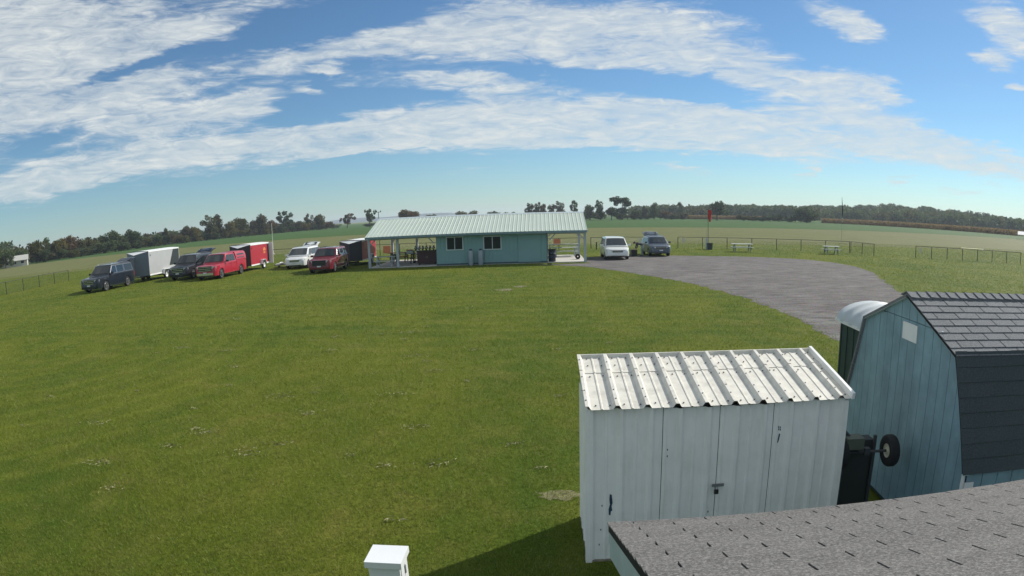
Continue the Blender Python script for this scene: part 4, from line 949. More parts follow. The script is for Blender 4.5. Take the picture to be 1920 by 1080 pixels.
# ------------------------------------------------------------------ trailers
def trailer(label, loc, head, L, W, z0, z1, vn, side, nose, roofm, sidex=None, dark_rear=False, logo=False, door=True, single=False):
    t = thing('cargo_trailer', label, 'trailer', (*loc, gz(loc[0])), head); t.scale = (.95,) * 3; w = W / 2; h = L / 2
    # walls of the box
    for s in (-1, 1):
        sw = MB().bx((-h, s * w - s * .03, z0), (h, s * w, z1)).build('side_wall', side, t)
        MB().bx((-h, s * w + s * .001, z0 - .02), (h, s * w + s * .022, z0 + .09)).build('lower_rail', m_trimw, sw)
        MB().bx((-h, s * w + s * .001, z1 - .09), (h, s * w + s * .02, z1 + .005)).build('upper_rail', m_trimw, sw)
        if s == 1:
            if dark_rear:
                MB().prism([(-h + .02, z0 + .55), (-h + 1.75, z0 + .55), (-h + 1.0, z1 - .10), (-h + .02, z1 - .10)], lambda u, v, d: (u, w + d, v), .001, .012).build('dark_panel', mat('black_panel', (.018, .026, .030), .5), sw)
            if logo:
                for (zc, ww_, hh) in ((1.72, .62, .16), (1.42, .5, .09)):
                    MB().prism([(-.95 - ww_ / 2, zc - hh), (-.95 + ww_ / 2, zc - hh), (-.95 + ww_ * .4, zc + hh * .4), (-.95, zc + hh), (-.95 - ww_ * .4, zc + hh * .4)], lambda u, v, d: (u, w + d, v), .001, .006).build('logo', mat('orange_logo', (.55, .20, .05), .5), sw)
            if door:
                d = MB().bx((h - 1.25, w + .001, z0 + .12), (h - .45, w + .018, z1 - .18)).build('side_door', side, sw)
                MB().bx((h - 1.2, w + .019, (z0 + z1) / 2 - .05), (h - 1.1, w + .04, (z0 + z1) / 2 + .06)).build('latch', m_black, sw)
            MB().bx((h - .30, w + .001, z1 - .42), (h - .22, w + .02, z1 - .28)).build('vent', m_black, sw)
            for x in (-h + .3, 0, h - .15): MB().bx((x - .05, w + .001, z0 + .12), (x + .05, w + .02, z0 + .16)).build('marker_lamp', mat('amber_lamp', (.6, .2, .02), .3), sw)
    MB().bx((-h, -w + .03, z0), (h, w - .03, z0 + .06)).build('floor', m_black, t)
    # V nose with sloping cap
    tip = (h + vn, 0); zt = z1 - .25
    for s in (-1, 1):
        b = MB(); b.add([(h, s * w, z0), (tip[0], 0, z0), (tip[0], 0, zt), (h, s * w, z1 - .02), (h - .02, s * (w - .03), z0), (tip[0] - .04, 0, z0), (tip[0] - .04, 0, zt), (h - .02, s * (w - .03), z1 - .02)], [(0, 1, 2, 3), (4, 5, 6, 7), (0, 1, 5, 4), (1, 2, 6, 5), (2, 3, 7, 6), (3, 0, 4, 7)]); b.build('nose_panel', nose, t)
    b = MB(); b.add([(h, -w - .02, z1), (h, w + .02, z1), (tip[0] + .02, 0, zt + .015), (h, 0, z1 + .03)], [(0, 2, 3), (3, 2, 1)]); b.build('nose_cap', nose if roofm is None else roofm, t)
    # crowned roof
    b = MB(); n = 6
    for x in (-h - .02, h):
        for i in range(n + 1): y = -w - .02 + (W + .04) * i / n; b.v.append((x, y, z1 + .07 * (1 - (y / (w + .02)) ** 2) + .004))
    for i in range(n): b.f.append((i, i + 1, n + 2 + i, n + 1 + i)); b.m.append(0)
    b.build('roof', roofm or m_trimw, t, smooth=40)
    MB().bx((-h - .001, -w - .02, z1 - .06), (-h - .03, w + .02, z1 + .03)).build('rear_header', m_trimw, t)
    for s in (-1, 1): MB().bx((-h - .002, s * w - s * .07, z0), (-h - .03, s * w + s * .02, z1 - .06)).build('rear_post', m_trimw, t)
    if logo: MB().bx((-h - .06, w + .03, z0 - .05), (-h - .02, w + .40, z1 - .04)).build('rear_door', m_trimw, t); MB().bx((-h + .04, w + .001, z0 + .1), (-h + .36, w + .006, z1 - .1)).build('dark_panel', m_black, t)
    else: MB().bx((-h + .02, -w + .04, z0 + .03), (-h + .05, w - .04, z1 - .07)).build('rear_door', side, t)
    # running gear
    ax = [-.35] if single else [-.75, .10]
    for s in (-1, 1):
        b = MB(); x0, x1 = min(ax) - .48, max(ax) + .48; pts = [(x0, .42), (x0 + .16, .80), (x1 - .16, .80), (x1, .42)]
        for i in range(3): b.beam((pts[i][0], s * (w + .13), pts[i][1]), (pts[i + 1][0], s * (w + .13), pts[i + 1][1]), .24, .03, up=(0, 0, 1))
        b.build('fender', m_trimw, t)
        for x in ax:
            wl = tyre_mesh('wheel', .34, .20, .20).build('wheel', m_tyre, t, (x, s * (w + .12), .34), smooth=35)
            b = MB(); b.lathe([(0, s * .03), (.06, s * .08), (.09, s * .03), (.16, s * .05), (.20, s * .09), (.21, s * .09), (.21, -s * .08)], 18, axis='Y'); b.build('rim', m_trimw, wl, smooth=35)
    for x in ax: MB().tube([(x, -w - .02, .34), (x, w + .02, .34)], .035, 6).build('axle', m_black, t)
    for s in (-1, 1): b = MB(); b.beam((h + .1, s * w * .7, z0 - .06), (tip[0] + .62, 0, z0 - .06), .07, .1); b.build('tongue', m_black, t)
    MB().tube([(tip[0] + .42, 0, .06), (tip[0] + .42, 0, .78)], .035, 8).build('jack', m_steel, t)
    return t
m_tgrey = mat('pale_grey_trailer_skin', (.38, .39, .39), .45, var=.04); m_tslate = mat('slate_trailer_nose', (.15, .18, .225), .45, var=.05); m_tred = mat('red_trailer_skin', (.36, .014, .030), .4, var=.04); m_tdk = mat('shaded_trailer_nose', (.03, .032, .045), .45)  # shade on the red trailers' fronts is put into the nose colour
trailer('large pale grey cargo trailer with slate nose behind the navy SUV', (-31.75, 46.55), HEAD + R(1), 5.1, 2.3, .50, 2.50, .60, m_tgrey, m_tslate, m_trimw, dark_rear=True, door=False)
trailer('red cargo trailer with dark nose and orange emblem behind the red pickup', (-24.45, 50.55), HEAD + R(0), 3.9, 2.05, .42, 2.24, .45, m_tred, m_tdk, m_trimw, logo=True, single=True, door=False)
trailer('red cargo trailer with dark nose next to the clubhouse porch', (-15.35, 52.75), HEAD + R(0), 4.6, 2.0, .40, 2.12, .45, m_tred, m_tdk, m_trimw, single=True, door=True)

# ------------------------------------------------------------------ fences
m_fpost = mat('dark_green_fence_steel', (.035, .045, .038), .5, .3); m_fwire = mat('fence_wire', (.10, .115, .10), .5, .5)
FH = 1.10
def fence_panel_mesh(L, H=FH):
    b = MB(); st = .12; r = .0022
    def wire(p, q):
        b.tube([p, q], r, 3, caps=False)
    k = -int(H / st) - 1
    while k * st < L:
        x = k * st
        for sg in (1, -1):
            x0, z0, x1, z1 = (x, 0.0, x + H, H) if sg == 1 else (x, H, x + H, 0.0)
            a, c = max(0, x0), min(L, x1)
            if c - a < .02: continue
            za = z0 + (a - x0) * sg; zc = z0 + (c - x0) * sg
            wire((a, 0, za + .03), (c, 0, zc + .03))
        k += 1
    return b
FENCE_CACHE = {}
def fence(label, p, q, n, group='chain link fence runs', end=True):
    p, q = Vector((*p, 0)), Vector((*q, 0)); d = q - p; L = d.length / n; ang = math.atan2(d.y, d.x)
    t = thing('chain_link_fence', label, 'fence', (p.x, p.y, 0), ang)
    key = round(L, 2)
    if key not in FENCE_CACHE:
        FENCE_CACHE[key] = (fence_panel_mesh(L).mesh('mesh_panel', m_fwire, fix=False), MB().tube([(0, 0, FH + .03), (L, 0, FH + .03)], .024, 6).mesh('top_rail', m_fpost), MB().tube([(0, 0, 0), (0, 0, FH + .05)], .034, 8).mesh('post', m_fpost))
    pm_, rm_, po_ = FENCE_CACHE[key]
    for i in range(n + 1):
        w = p + d * (i / n); z = gz(w.x)
        if i < n or end: link('post', po_, t, (i * L, 0, z))
        if i < n:
            z2 = gz((p + d * ((i + 1) / n)).x)
            a = link('mesh_panel', pm_, t, (i * L, 0, z)); a2 = link('top_rail', rm_, t, (i * L, 0, z))
            for o in (a, a2): o.rotation_euler[1] = -math.atan2(z2 - z, L)
    return t
fence('dark chain link fence at the far left edge of the lawn', (-46.9, 40.6), (-48.3, 53.8), 5)
fence('chain link fence behind the navy SUV and grey trailer', (-45.9, 57.6), (-36.5, 59.2), 4)
fence('long chain link fence behind the trailers and clubhouse', (-27.0, 60.6), (4.3, 65.3), 12)
fence('short chain link fence behind the white minivan on the gravel', (4.95, 65.5), (10.4, 65.0), 2)
fence('long chain link fence behind the windsock and picnic tables', (13.8, 64.9), (30.6, 59.6), 7)
fence('short return of chain link fence at the corner near the feather flag', (30.7, 59.5), (31.25, 55.6), 2)
fence('chain link fence at the far right edge of the lawn', (35.3, 54.3), (46.6, 51.2), 7)
def sign(label, x, y, z, w, h, m, cat='sign', rz=0):
    t = thing('fence_sign', label, cat, (x, y, z), rz)
    MB().bx((-w / 2, -.008, 0), (w / 2, .008, h)).build('plate', m, t)
    for s in (-1, 1): MB().tube([(s * w * .35, -.004, h - .04), (s * w * .35, .035, h - .02)], .004, 4).build('wire_tie', m_steel, t)
m_sign = mat('cream_sign', (.62, .58, .47), .6, var=.08); m_orange = mat('faded_orange_sign', (.60, .20, .11), .7, var=.15)
sign('cream sign on the fence between the white minivan and blue crossover', 9.9, 64.95, .62, .36, .40, m_sign)
sign('cream sign on the fence just left of the windsock', 14.35, 64.65, .62, .36, .40, m_sign)
sign('cream sign at the left end of the far right fence', 35.75, 54.1, .55, .30, .42, m_sign)
sign('faded orange sign on the fence seen through the right porch', 1.5, 64.8, .45, .7, .62, m_orange)
sign('faded orange sign on the fence seen through the left porch', -15.2, 62.28, .35, .75, .72, m_orange)
t = thing('bollard_post', 'short dark post standing in front of the fence right of the clubhouse', 'post', (5.35, 63.6, 0)); MB().tube([(0, 0, 0), (0, 0, .72)], .06, 8).build('shaft', m_fpost, t); MB().lathe([(0, .77), (.05, .75), (.065, .721), (0, .721)], 8).build('cap', m_fpost, t)
t = thing('yellow_tube', 'pale yellow tube lying along the top rail of the far right fence', 'tube', (41.0, 52.66, FH + .075), math.atan2(-3.1, 11.3)); MB().tube([(-1.1, 0, 0), (1.3, 0, .0)], .045, 8).build('sleeve', mat('pale_yellow', (.72, .66, .30), .5), t); MB().tube([(1.301, 0, 0), (1.36, 0, 0)], .05, 8).build('end_cap', m_trimw, t)

# ------------------------------------------------------------------ windsock, feather flag, masts
def windsock():
    t = thing('windsock', 'limp red windsock hanging on a tall thin pole by the fence', 'windsock', (16.35, 62.6, 0))
    MB().tube([(.05, 0, 0), (.05, 0, 3.95)], [.03, .02], 8).build('pole', m_fpost, t)
    b = MB(); pts = [(.05, 0, 3.95), (.10, 0, 3.95), (.14, 0, 3.85)]; b.tube(pts, .012, 5); b.build('arm', m_steel, t)
    red = mat('red_sock_cloth', (.52, .03, .035), .7, var=.15, vscale=5); b = MB()
    rings = [(3.92, .19, .13), (3.75, .20, .15), (3.45, .20, .14), (3.15, .22, .12), (2.9, .24, .09), (2.72, .25, .07)]
    for z, x, r in rings:
        for k in range(10): a = 2 * math.pi * k / 10; rr = r * (1 + .25 * math.sin(3 * a + z * 4)); b.v.append((x + rr * math.cos(a), rr * math.sin(a) * .6, z))
    for i in range(len(rings) - 1):
        for k in range(10): a = i * 10 + k; c = i * 10 + (k + 1) % 10; b.f.append((a, c, c + 10, a + 10)); b.m.append(0)
    b.build('sock', red, t, smooth=60)
    b = MB(); b.lathe([(.13, 3.93), (.15, 3.94), (.15, 3.98), (.13, 3.97), (.13, 3.93)], 12, c=(.19, 0, 0)); b.build('hoop', m_steel, t)
    MB().bx((-.20, -.10, 0.0), (-.05, .1, 1.12)).build('ground_post', m_post, t); MB().tube([(-.12, 0, 1.12), (-.12, 0, 2.0)], .012, 6).build('antenna', m_steel, t)
windsock()
t = thing('trash_barrel', 'dark barrel at the foot of the windsock pole', 'barrel', (16.45, 62.1, 0)); b = MB(); b.lathe([(0, 0), (.25, 0), (.29, .58), (.31, .60), (.31, .64), (.27, .62), (.23, .05), (0, .05)], 18); b.build('drum', mat('dark_slate_barrel', (.035, .05, .055), .6), t, smooth=40)
b = MB(); b.lathe([(.28, .645), (.32, .64), (.325, .60), (.315, .59)], 18); b.build('bag_rim', m_dark, t, smooth=40)
def feather():
    t = thing('feather_flag', 'tall dark feather flag on a thin pole beyond the fence corner', 'flag', (30.1, 60.5, 0))
    MB().tube([(0, 0, 0), (0, 0, 4.2), (-.02, 0, 5.6)], [.014, .010, .006], 6).build('pole', m_steel, t)
    b = MB(); m = mat('dark_flag_cloth', (.03, .04, .055), .8); n = 12
    for i in range(n + 1):
        f = i / n; z = 5.55 - 1.9 * f; w = .012 + .09 * math.sin(min(1, f * 1.5) * 1.5) ; b.v += [(.02, .006, z), (.02 + w, .03 * math.sin(f * 6), z - .03), (.02, -.006, z), (.02 + w, .03 * math.sin(f * 6) - .01, z - .03)]
    for i in range(n):
        a = i * 4; b.f += [(a, a + 1, a + 5, a + 4), (a + 2, a + 6, a + 7, a + 3), (a + 1, a + 3, a + 7, a + 5)]; b.m += [0] * 3
    b.build('banner', m, t, smooth=50)
    b = MB(); b.bx((.015, -.02, 3.35), (.13, .02, 3.42)); b.build('white_stripe', m_trimw, t); b = MB(); b.bx((.015, -.02, 3.1), (.11, .02, 3.17)); b.build('white_stripe', m_trimw, t)
feather()
t = thing('thin_mast', 'thin pale mast standing beyond the red trailer with the orange emblem', 'mast', (-33.0, 75.0, gz(-33))); MB().tube([(0, 0, 0), (0, 0, 3.9)], [.04, .022], 6).build('pole', m_trimw, t); MB().bx((-.12, -.12, 0), (.12, .12, .12)).build('foot', m_concrete, t)
t = thing('anemometer_mast', 'dark weather mast with small vane rising behind the clubhouse roof', 'mast', (-14.6, 57.2, .05)); MB().tube([(0, 0, 0), (0, 0, 4.35)], .025, 6).build('pole', m_fpost, t); MB().bx((-.22, -.012, 4.28), (.22, .012, 4.31)).build('crossbar', m_fpost, t)
b = MB(); b.lathe([(0, 0), (.05, .02), (.06, .09), (.02, .13), (0, .13)], 8, c=(.2, 0, 4.31)); b.build('cup', m_fpost, t); b = MB(); b.prism([(-.26, 0), (-.1, .02), (-.22, .22), (-.3, .24)], lambda u, v, d: (u, d, 4.31 + v), -.01, .01); b.build('vane', m_fpost, t)

# ------------------------------------------------------------------ model aeroplane, box and the person by the crossover
def model_plane():
    t = thing('model_aeroplane', 'white model aeroplane resting on the grass left of the white minivan', 'model aeroplane', (-21.9, 51.6, gz(-21.9)), R(205)); w = mat('white_model_skin', (.78, .79, .76), .35, var=.03)
    b = MB(); b.tube([(.62, 0, .22), (.5, 0, .24), (.2, 0, .27), (-.3, 0, .26), (-.75, 0, .27)], [.07, .11, .12, .08, .03], 10); b.build('fuselage', w, t, smooth=50)
    b = MB(); b.prism([(.18, -.95), (.24, 0), (.18, .95), (-.06, .95), (-.12, 0), (-.06, -.95)], lambda u, v, d: (u, v, .34 + abs(v) * .05 + d), -.015, .015); b.build('wing', w, t)
    b = MB(); b.prism([(-.6, -.3), (-.58, .3), (-.78, .3), (-.8, -.3)], lambda u, v, d: (u, v, .29 + d), -.008, .008); b.build('tailplane', w, t)
    b = MB(); b.prism([(-.56, .28), (-.80, .28), (-.80, .56), (-.70, .56)], lambda u, v, d: (u, d, v), -.008, .008); b.build('fin', mat('red_fin', (.4, .04, .05), .5), t)
    MB().box((.70, 0, .22), (.015, .30, .035)).build('propeller', m_black, t); MB().lathe([(0, .1), (.05, .06), (.07, 0), (0, 0)], 10, axis='X').build('spinner', m_black, t, (.62, 0, .22))
    for y in (-.18, .18):
        b = MB(); b.tube([(.28, y * .5, .2), (.3, y, .08)], .01, 5); b.build('strut', m_steel, t); MB().lathe([(0, -.02), (.07, -.02), (.08, 0), (.07, .02), (0, .02)], 12, axis='Y').build('wheel', m_tyre, t, (.3, y, .08))
model_plane()
t = thing('tool_case', 'black tool case on the gravel left of the blue crossover', 'case', (7.55, 53.1, .004), R(8)); MB().bx((-.25, -.2, .0), (.25, .2, .46)).build('body', m_black, t); MB().bx((-.255, -.205, .463), (.255, .205, .55)).build('lid', m_black, t); b = MB(); b.tube([(-.1, 0, .55), (-.1, 0, .62), (.1, 0, .62), (.1, 0, .55)], .015, 6); b.build('handle', m_steel, t)

def person():
    J = {'pel': (0, 0, .92, .150), 'wa': (-.13, 0, 1.02, .125), 'ch': (-.36, 0, 1.10, .150), 'ne': (-.52, 0, 1.12, .065), 'hd': (-.64, 0, 1.10, .095), 'ht': (-.74, 0, 1.07, .075)}
    E_ = [('pel', 'wa'), ('wa', 'ch'), ('ch', 'ne'), ('ne', 'hd'), ('hd', 'ht')]
    for s, n in ((1, 'l'), (-1, 'r')):
        J.update({'hip' + n: (.01, s * .10, .86, .105), 'kn' + n: (-.03 + .06 * s, s * .13, .48, .072), 'an' + n: (.02 + .08 * s, s * .14, .09, .048), 'to' + n: (-.16 + .08 * s, s * .15, .04, .042),
                  'sh' + n: (-.42, s * .20, 1.06, .072), 'el' + n: (-.48, s * .24, .78, .050), 'wr' + n: (-.60, s * .16, .58, .036), 'pa' + n: (-.63, s * .14, .51, .034)})
        E_ += [('pel', 'hip' + n), ('hip' + n, 'kn' + n), ('kn' + n, 'an' + n), ('an' + n, 'to' + n), ('ch', 'sh' + n), ('sh' + n, 'el' + n), ('el' + n, 'wr' + n), ('wr' + n, 'pa' + n)]
        for k in range(4):
            J['f%d%s' % (k, n)] = (-.65 - .012 * k, s * (.14 + (k - 1.5) * .02), .455, .0095); J['g%d%s' % (k, n)] = (-.64, s * (.138 + (k - 1.5) * .018), .415 + .006 * abs(k - 1.5), .008)
            E_ += [('pa' + n, 'f%d%s' % (k, n)), ('f%d%s' % (k, n), 'g%d%s' % (k, n))]
        J['t' + n] = (-.60, s * .105, .49, .010); J['u' + n] = (-.615, s * .09, .45, .009); E_ += [('pa' + n, 't' + n), ('t' + n, 'u' + n)]
    keys = list(J); me = bpy.data.meshes.new('person'); me.from_pydata([J[k][:3] for k in keys], [(keys.index(a), keys.index(c)) for a, c in E_], [])
    o = link('body_tmp', me); sk = o.modifiers.new('skin', 'SKIN'); o.modifiers.new('sub', 'SUBSURF').levels = 1
    for i, k in enumerate(keys): r = J[k][3]; me.skin_vertices[0].data[i].radius = (r, r)
    me.skin_vertices[0].data[0].use_root = True
    dg = bpy.context.evaluated_depsgraph_get(); dg.update(); m2 = bpy.data.meshes.new_from_object(o.evaluated_get(dg)); bpy.data.objects.remove(o)
    top_ = mat('dark_navy_shirt', (.018, .024, .034), .8); tr = mat('pale_blue_jeans', (.20, .26, .32), .85); skn = mat('skin', (.42, .26, .19), .6); sho = mat('dark_shoe', (.03, .03, .03), .6)
    m2.materials.clear()
    for q in (top_, tr, skn, sho): m2.materials.append(q)
    for p in m2.polygons:
        c = p.center; k = 0
        if c.z < .10 and c.x > -.4: k = 3
        elif c.z < .93 and c.x > -.30: k = 1
        elif c.x < -.53 and c.z > .95: k = 2
        elif c.z < .66 and c.x < -.45: k = 2
        p.material_index = k
    m2.shade_smooth()
    t = thing('person', 'person in dark top and pale blue trousers bending over beside the blue crossover', 'person', (8.28, 53.15, .004), R(6))
    link('body', m2, t)
    b = MB(); b.lathe([(0, .10), (.07, .085), (.105, .03), (.11, -.01), (.09, -.03)], 12); h = b.build('hair', mat('dark_hair', (.03, .025, .02), .8), t, smooth=60); h.location = (-.66, 0, 1.12); h.rotation_euler = (0, R(-35), 0)
    MB().lathe([(0, .03), (.015, .012), (.018, 0), (0, 0)], 8, axis='X').build('nose', skn, t, (-.78, 0, 1.03)).rotation_euler = (0, R(180), 0)
    for s in (-1, 1):
        MB().lathe([(0, -.012), (.028, -.01), (.03, .008), (0, .012)], 8, axis='Y').build('ear', skn, t, (-.655, s * .098, 1.08)); MB().lathe([(0, -.008), (.012, 0), (0, .008)], 8, axis='X').build('eye', m_black, t, (-.758, s * .035, 1.045))
person()

# ------------------------------------------------------------------ trees
def leaf_mat(name, c, hi):
    m = bpy.data.materials.new(name); m.use_nodes = True; t = NT(m.node_tree); b = t.n['Principled BSDF']
    ri = t.node('ShaderNodeNewGeometry').outputs['Random Per Island']; tc = t.node('ShaderNodeTexCoord').outputs['Object']
    cc = t.mix(t.maprange(t.noise(tc, 3.0, 3, .6), .3, .7), c, hi); cc = t.mix(t.maprange(ri, 0, 1, 0, .55), cc, tuple(q * .55 for q in c))
    t.put(b.inputs['Base Color'], cc); b.inputs['Roughness'].default_value = .7; b.inputs['Specular IOR Level'].default_value = .15
    tr = t.node('ShaderNodeBsdfTranslucent'); t.put(tr.inputs[0], t.mix(1.0, cc, (1.3, 1.4, .8), 'MULTIPLY')); mx = t.node('ShaderNodeMixShader'); mx.inputs[0].default_value = .28
    out = t.n['Material Output']; t.l.new(b.outputs[0], mx.inputs[1]); t.l.new(tr.outputs[0], mx.inputs[2]); t.l.new(mx.outputs[0], out.inputs[0]); return m
LEAF = {'G': leaf_mat('green_leaves', (.075, .105, .050), (.115, .145, .065)), 'D': leaf_mat('dark_green_leaves', (.050, .078, .044), (.080, .105, .056)), 'O': leaf_mat('olive_leaves', (.085, .090, .036), (.125, .118, .045)),
        'Y': leaf_mat('yellowing_leaves', (.135, .120, .042), (.18, .145, .045)), 'R': leaf_mat('rusty_leaves', (.125, .078, .040), (.165, .100, .050)), 'B': leaf_mat('brown_green_leaves', (.085, .078, .045), (.12, .105, .058)), 'P': leaf_mat('sparse_pinkish_leaves', (.15, .115, .085), (.19, .15, .11))}
m_bark = mat('bark', (.075, .060, .048), .9, var=.3, vscale=4)
def crown_mesh(seed, style, nq):
    """unit tree: height 1, width about 1"""
    r = random.Random(seed); b = MB(); lobes = []
    if style == 'round': lobes = [(r.gauss(0, .2), r.gauss(0, .2), r.uniform(.38, .80), r.uniform(.16, .28), r.uniform(.13, .22)) for _ in range(13)] + [(0, 0, .6, .3, .28)]
    if style == 'tall': lobes = [(r.gauss(0, .16), r.gauss(0, .16), .28 + .65 * i / 10, .32 * (1 - .45 * i / 10) * r.uniform(.7, 1.1), r.uniform(.09, .16)) for i in range(11)]
    if style == 'low': lobes = [(r.uniform(-.38, .38), r.uniform(-.3, .3), r.uniform(.18, .72), r.uniform(.16, .26), r.uniform(.14, .24)) for _ in range(14)]
    if style == 'spiky': lobes = [(r.gauss(0, .24), r.gauss(0, .2), r.uniform(.35, .93), r.uniform(.07, .14), r.uniform(.08, .15)) for _ in range(19)]
    if style == 'fork': lobes = [(r.gauss(-.2, .14), r.gauss(0, .15), r.uniform(.62, .9), r.uniform(.12, .2), r.uniform(.08, .13)) for _ in range(7)] + [(r.gauss(.26, .09), r.gauss(0, .12), r.uniform(.6, .95), r.uniform(.13, .2), r.uniform(.09, .15)) for _ in range(8)] + [(r.gauss(.05, .2), 0, r.uniform(.15, .4), .2, .12) for _ in range(5)]
    wts = [l[3] ** 1.5 for l in lobes]
    for _ in range(nq):
        x, y, z, rr, rz_ = r.choices(lobes, wts)[0]
        d = Vector((r.gauss(0, 1), r.gauss(0, 1), r.gauss(0, 1))).normalized() * r.uniform(.55, 1.08)
        c = Vector((x + d.x * rr, y + d.y * rr, max(.04, z + d.z * rz_)))
        s = r.uniform(.022, .050); u = Vector((r.gauss(0, 1), r.gauss(0, 1), r.gauss(0, .6))).normalized(); v = u.cross(Vector((r.gauss(0, 1), r.gauss(0, 1), r.gauss(0, 1)))).normalized()
        b.add([c - u * s, c + v * s * .8, c + u * s * 1.1, c - v * s * .7], [(0, 1, 2, 3)])
    return b.mesh('crown', LEAF['G'], fix=False)
def trunk_mesh(seed, style):
    r = random.Random(seed); b = MB()
    b.tube([(0, 0, -.02), (.01, 0, .2), (-.01, .01, .45), (.01, 0, .75)], [.035, .027, .02, .006], 7)
    for _ in range(8):
        z = r.uniform(.2, .55); a = r.uniform(0, 6.3); L = r.uniform(.2, .36); b.tube([(0, 0, z), (math.cos(a) * L * .5, math.sin(a) * L * .5, z + L * .45), (math.cos(a) * L, math.sin(a) * L, z + L * 1.0)], [.014, .009, .003], 5)
    return b.mesh('trunk', m_bark, smooth=50)
STY = {}
for st in ('round', 'tall', 'low', 'spiky', 'fork'): STY[st] = [(crown_mesh(hash(st) % 1 + 11 * k + len(st), st, {'spiky': 1500, 'round': 2600}.get(st, 2200)), trunk_mesh(k + len(st), st)) for k in range(3 if st != 'fork' else 1)]
TREES = [(-154.4, 142.3, 6.1, 5.2, 'G'), (-162.4, 155.7, 6.6, 6.3, 'G'), (-161.4, 163.8, 7.5, 6.8, 'O'), (-165.3, 174.0, 7.7, 5.1, 'G'), (-162.5, 176.6, 7.4, 5.9, 'Y'), (-166.3, 186.7, 8.1, 7.0, 'R'), (-166.1, 193.5, 7.2, 7.6, 'O'), (-165.8, 200.3, 5.8, 5.6, 'Y'), (-165.5, 206.9, 7.0, 6.6, 'G'), (-161.7, 209.9, 8.3, 7.4, 'G'), (-160.6, 217.0, 9.3, 10.2, 'D'), (-159.9, 223.7, 6.9, 6.4, 'D'), (-160.3, 229.6, 5.1, 5.5, 'O'), (-160.0, 235.8, 5.9, 6.1, 'G'), (-158.8, 242.7, 7.0, 3.8, 'O'), (-156.8, 243.9, 6.1, 3.8, 'B'), (-159.4, 254.2, 4.9, 5.4, 'R'), (-161.1, 264.9, 8.0, 5.6, 'B'), (-157.2, 267.2, 7.1, 6.1, 'Y'), (-156.4, 279.2, 11.2, 6.9, 'O'), (-157.0, 290.3, 11.8, 6.5, 'B'), (-152.1, 292.8, 8.5, 6.5, 'Y'), (-151.7, 304.3, 10.3, 9.5, 'O'), (-149.5, 316.5, 8.3, 6.9, 'B'), (-146.3, 318.0, 11.1, 8.1, 'B'), (-145.8, 329.2, 8.0, 5.9, 'R'), (-142.7, 341.4, 12.0, 9.2, 'D'), (-139.5, 353.4, 6.5, 6.9, 'B'), (-135.7, 360.3, 9.5, 5.1, 'B'), (-130.8, 367.4, 9.5, 7.7, 'O'), (-128.1, 373.7, 5.4, 6.5, 'R'), (-117.7, 382.3, 8.8, 8.6, 'P'), (-86.1, 318.6, 9.3, 5.4, 'G'), (-66.4, 323.2, 8.8, 9.8, 'R'), (-71.5, 413.9, 6.9, 8.3, 'G'), (-45.7, 397.4, 7.8, 13.2, 'O'), (-31.9, 418.8, 6.8, 4.8, 'D'), (-27.1, 419.1, 6.6, 6.2, 'G'), (-21.0, 429.5, 6.2, 7.8, 'G'), (-6.6, 359.9, 9.5, 5.3, 'B'), (-2.5, 360.0, 9.7, 5.3, 'B'), (1.6, 360.0, 9.0, 4.8, 'R'), (5.7, 360.0, 8.6, 4.2, 'B'), (9.9, 359.9, 10.0, 5.9, 'B'), (16.9, 339.6, 10.4, 4.5, 'G'), (24.4, 329.1, 8.2, 6.0, 'G'), (30.1, 328.6, 9.7, 5.4, 'D'), (36.0, 333.1, 7.0, 6.6, 'D'), (40.9, 327.5, 12.3, 8.7, 'D'), (48.6, 336.5, 6.4, 6.2, 'G'), (53.9, 335.7, 7.2, 3.4, 'B'), (58.6, 334.9, 8.6, 5.6, 'G'), (67.0, 343.5, 5.6, 5.8, 'R'), (88.9, 410.5, 10.2, 5.5, 'G'), (85.3, 308.4, 9.8, 9.0, 'D'), (126.7, 293.8, 8.9, 11.6, 'D')]
ADJ = {'G': 'green', 'D': 'dark green', 'O': 'olive', 'Y': 'yellowing', 'R': 'rusty', 'B': 'brownish', 'P': 'sparse pinkish'}
def where(i, x, y):
    if x < -140 and y < 262: return 'in the hedgerow at the far left'
    if x < -100: return 'in the tree line left of the clubhouse'
    if x < -20: return 'rising behind the clubhouse roof'
    if x < 20: return 'above the right end of the clubhouse roof'
    if x < 70: return 'in the tree line right of the clubhouse'
    return 'in the field edge right of the windsock'
def plant(X, Y, H, W, k, style, label, group, var=0, name='tree'):
    t = thing(name, label, 'tree' if name == 'tree' else 'shrub', (X, Y, gz(X)), random.uniform(0, 6.28), group)
    cm, tm = STY[style][var % len(STY[style])]
    c = link('crown', cm, t); c.scale = (W * 1.02, W * 1.02, H * 1.0); c.material_slots[0].link = 'OBJECT'; c.material_slots[0].material = LEAF[k]
    tr = link('trunk', tm, t); tr.scale = (W, W, H)
    return t
groups = {}
for i, (X, Y, H, W, k) in enumerate(TREES): groups.setdefault((where(i, X, Y), k), []).append(i)
ORD = ['first', 'second', 'third', 'fourth', 'fifth', 'sixth', 'seventh', 'eighth', 'ninth']
LAB = {}
for (wh, k), ids in groups.items():
    ids.sort(key=lambda i: TREES[i][0] / TREES[i][1])
    for j, i in enumerate(ids):
        LAB[i] = ('only ' if len(ids) == 1 else ORD[j] + ' ') + ADJ[k] + ' tree ' + wh + ('' if len(ids) == 1 else ', counted from the left')
for i, (X, Y, H, W, k) in enumerate(TREES):
    st = 'fork' if i == 48 else 'spiky' if k == 'P' or i in (26, 32, 44) else 'low' if H < 7 or W > H else 'tall' if H / W > 1.5 else 'round'
    if i == 48: W *= 1.15
    if i == 48: rot0 = True
    o = plant(X, Y, H, W * (1.12 if st != 'fork' else 1), k, st, LAB[i], 'trees along the field edge', i)
    if i == 48: o.rotation_euler[2] = 0
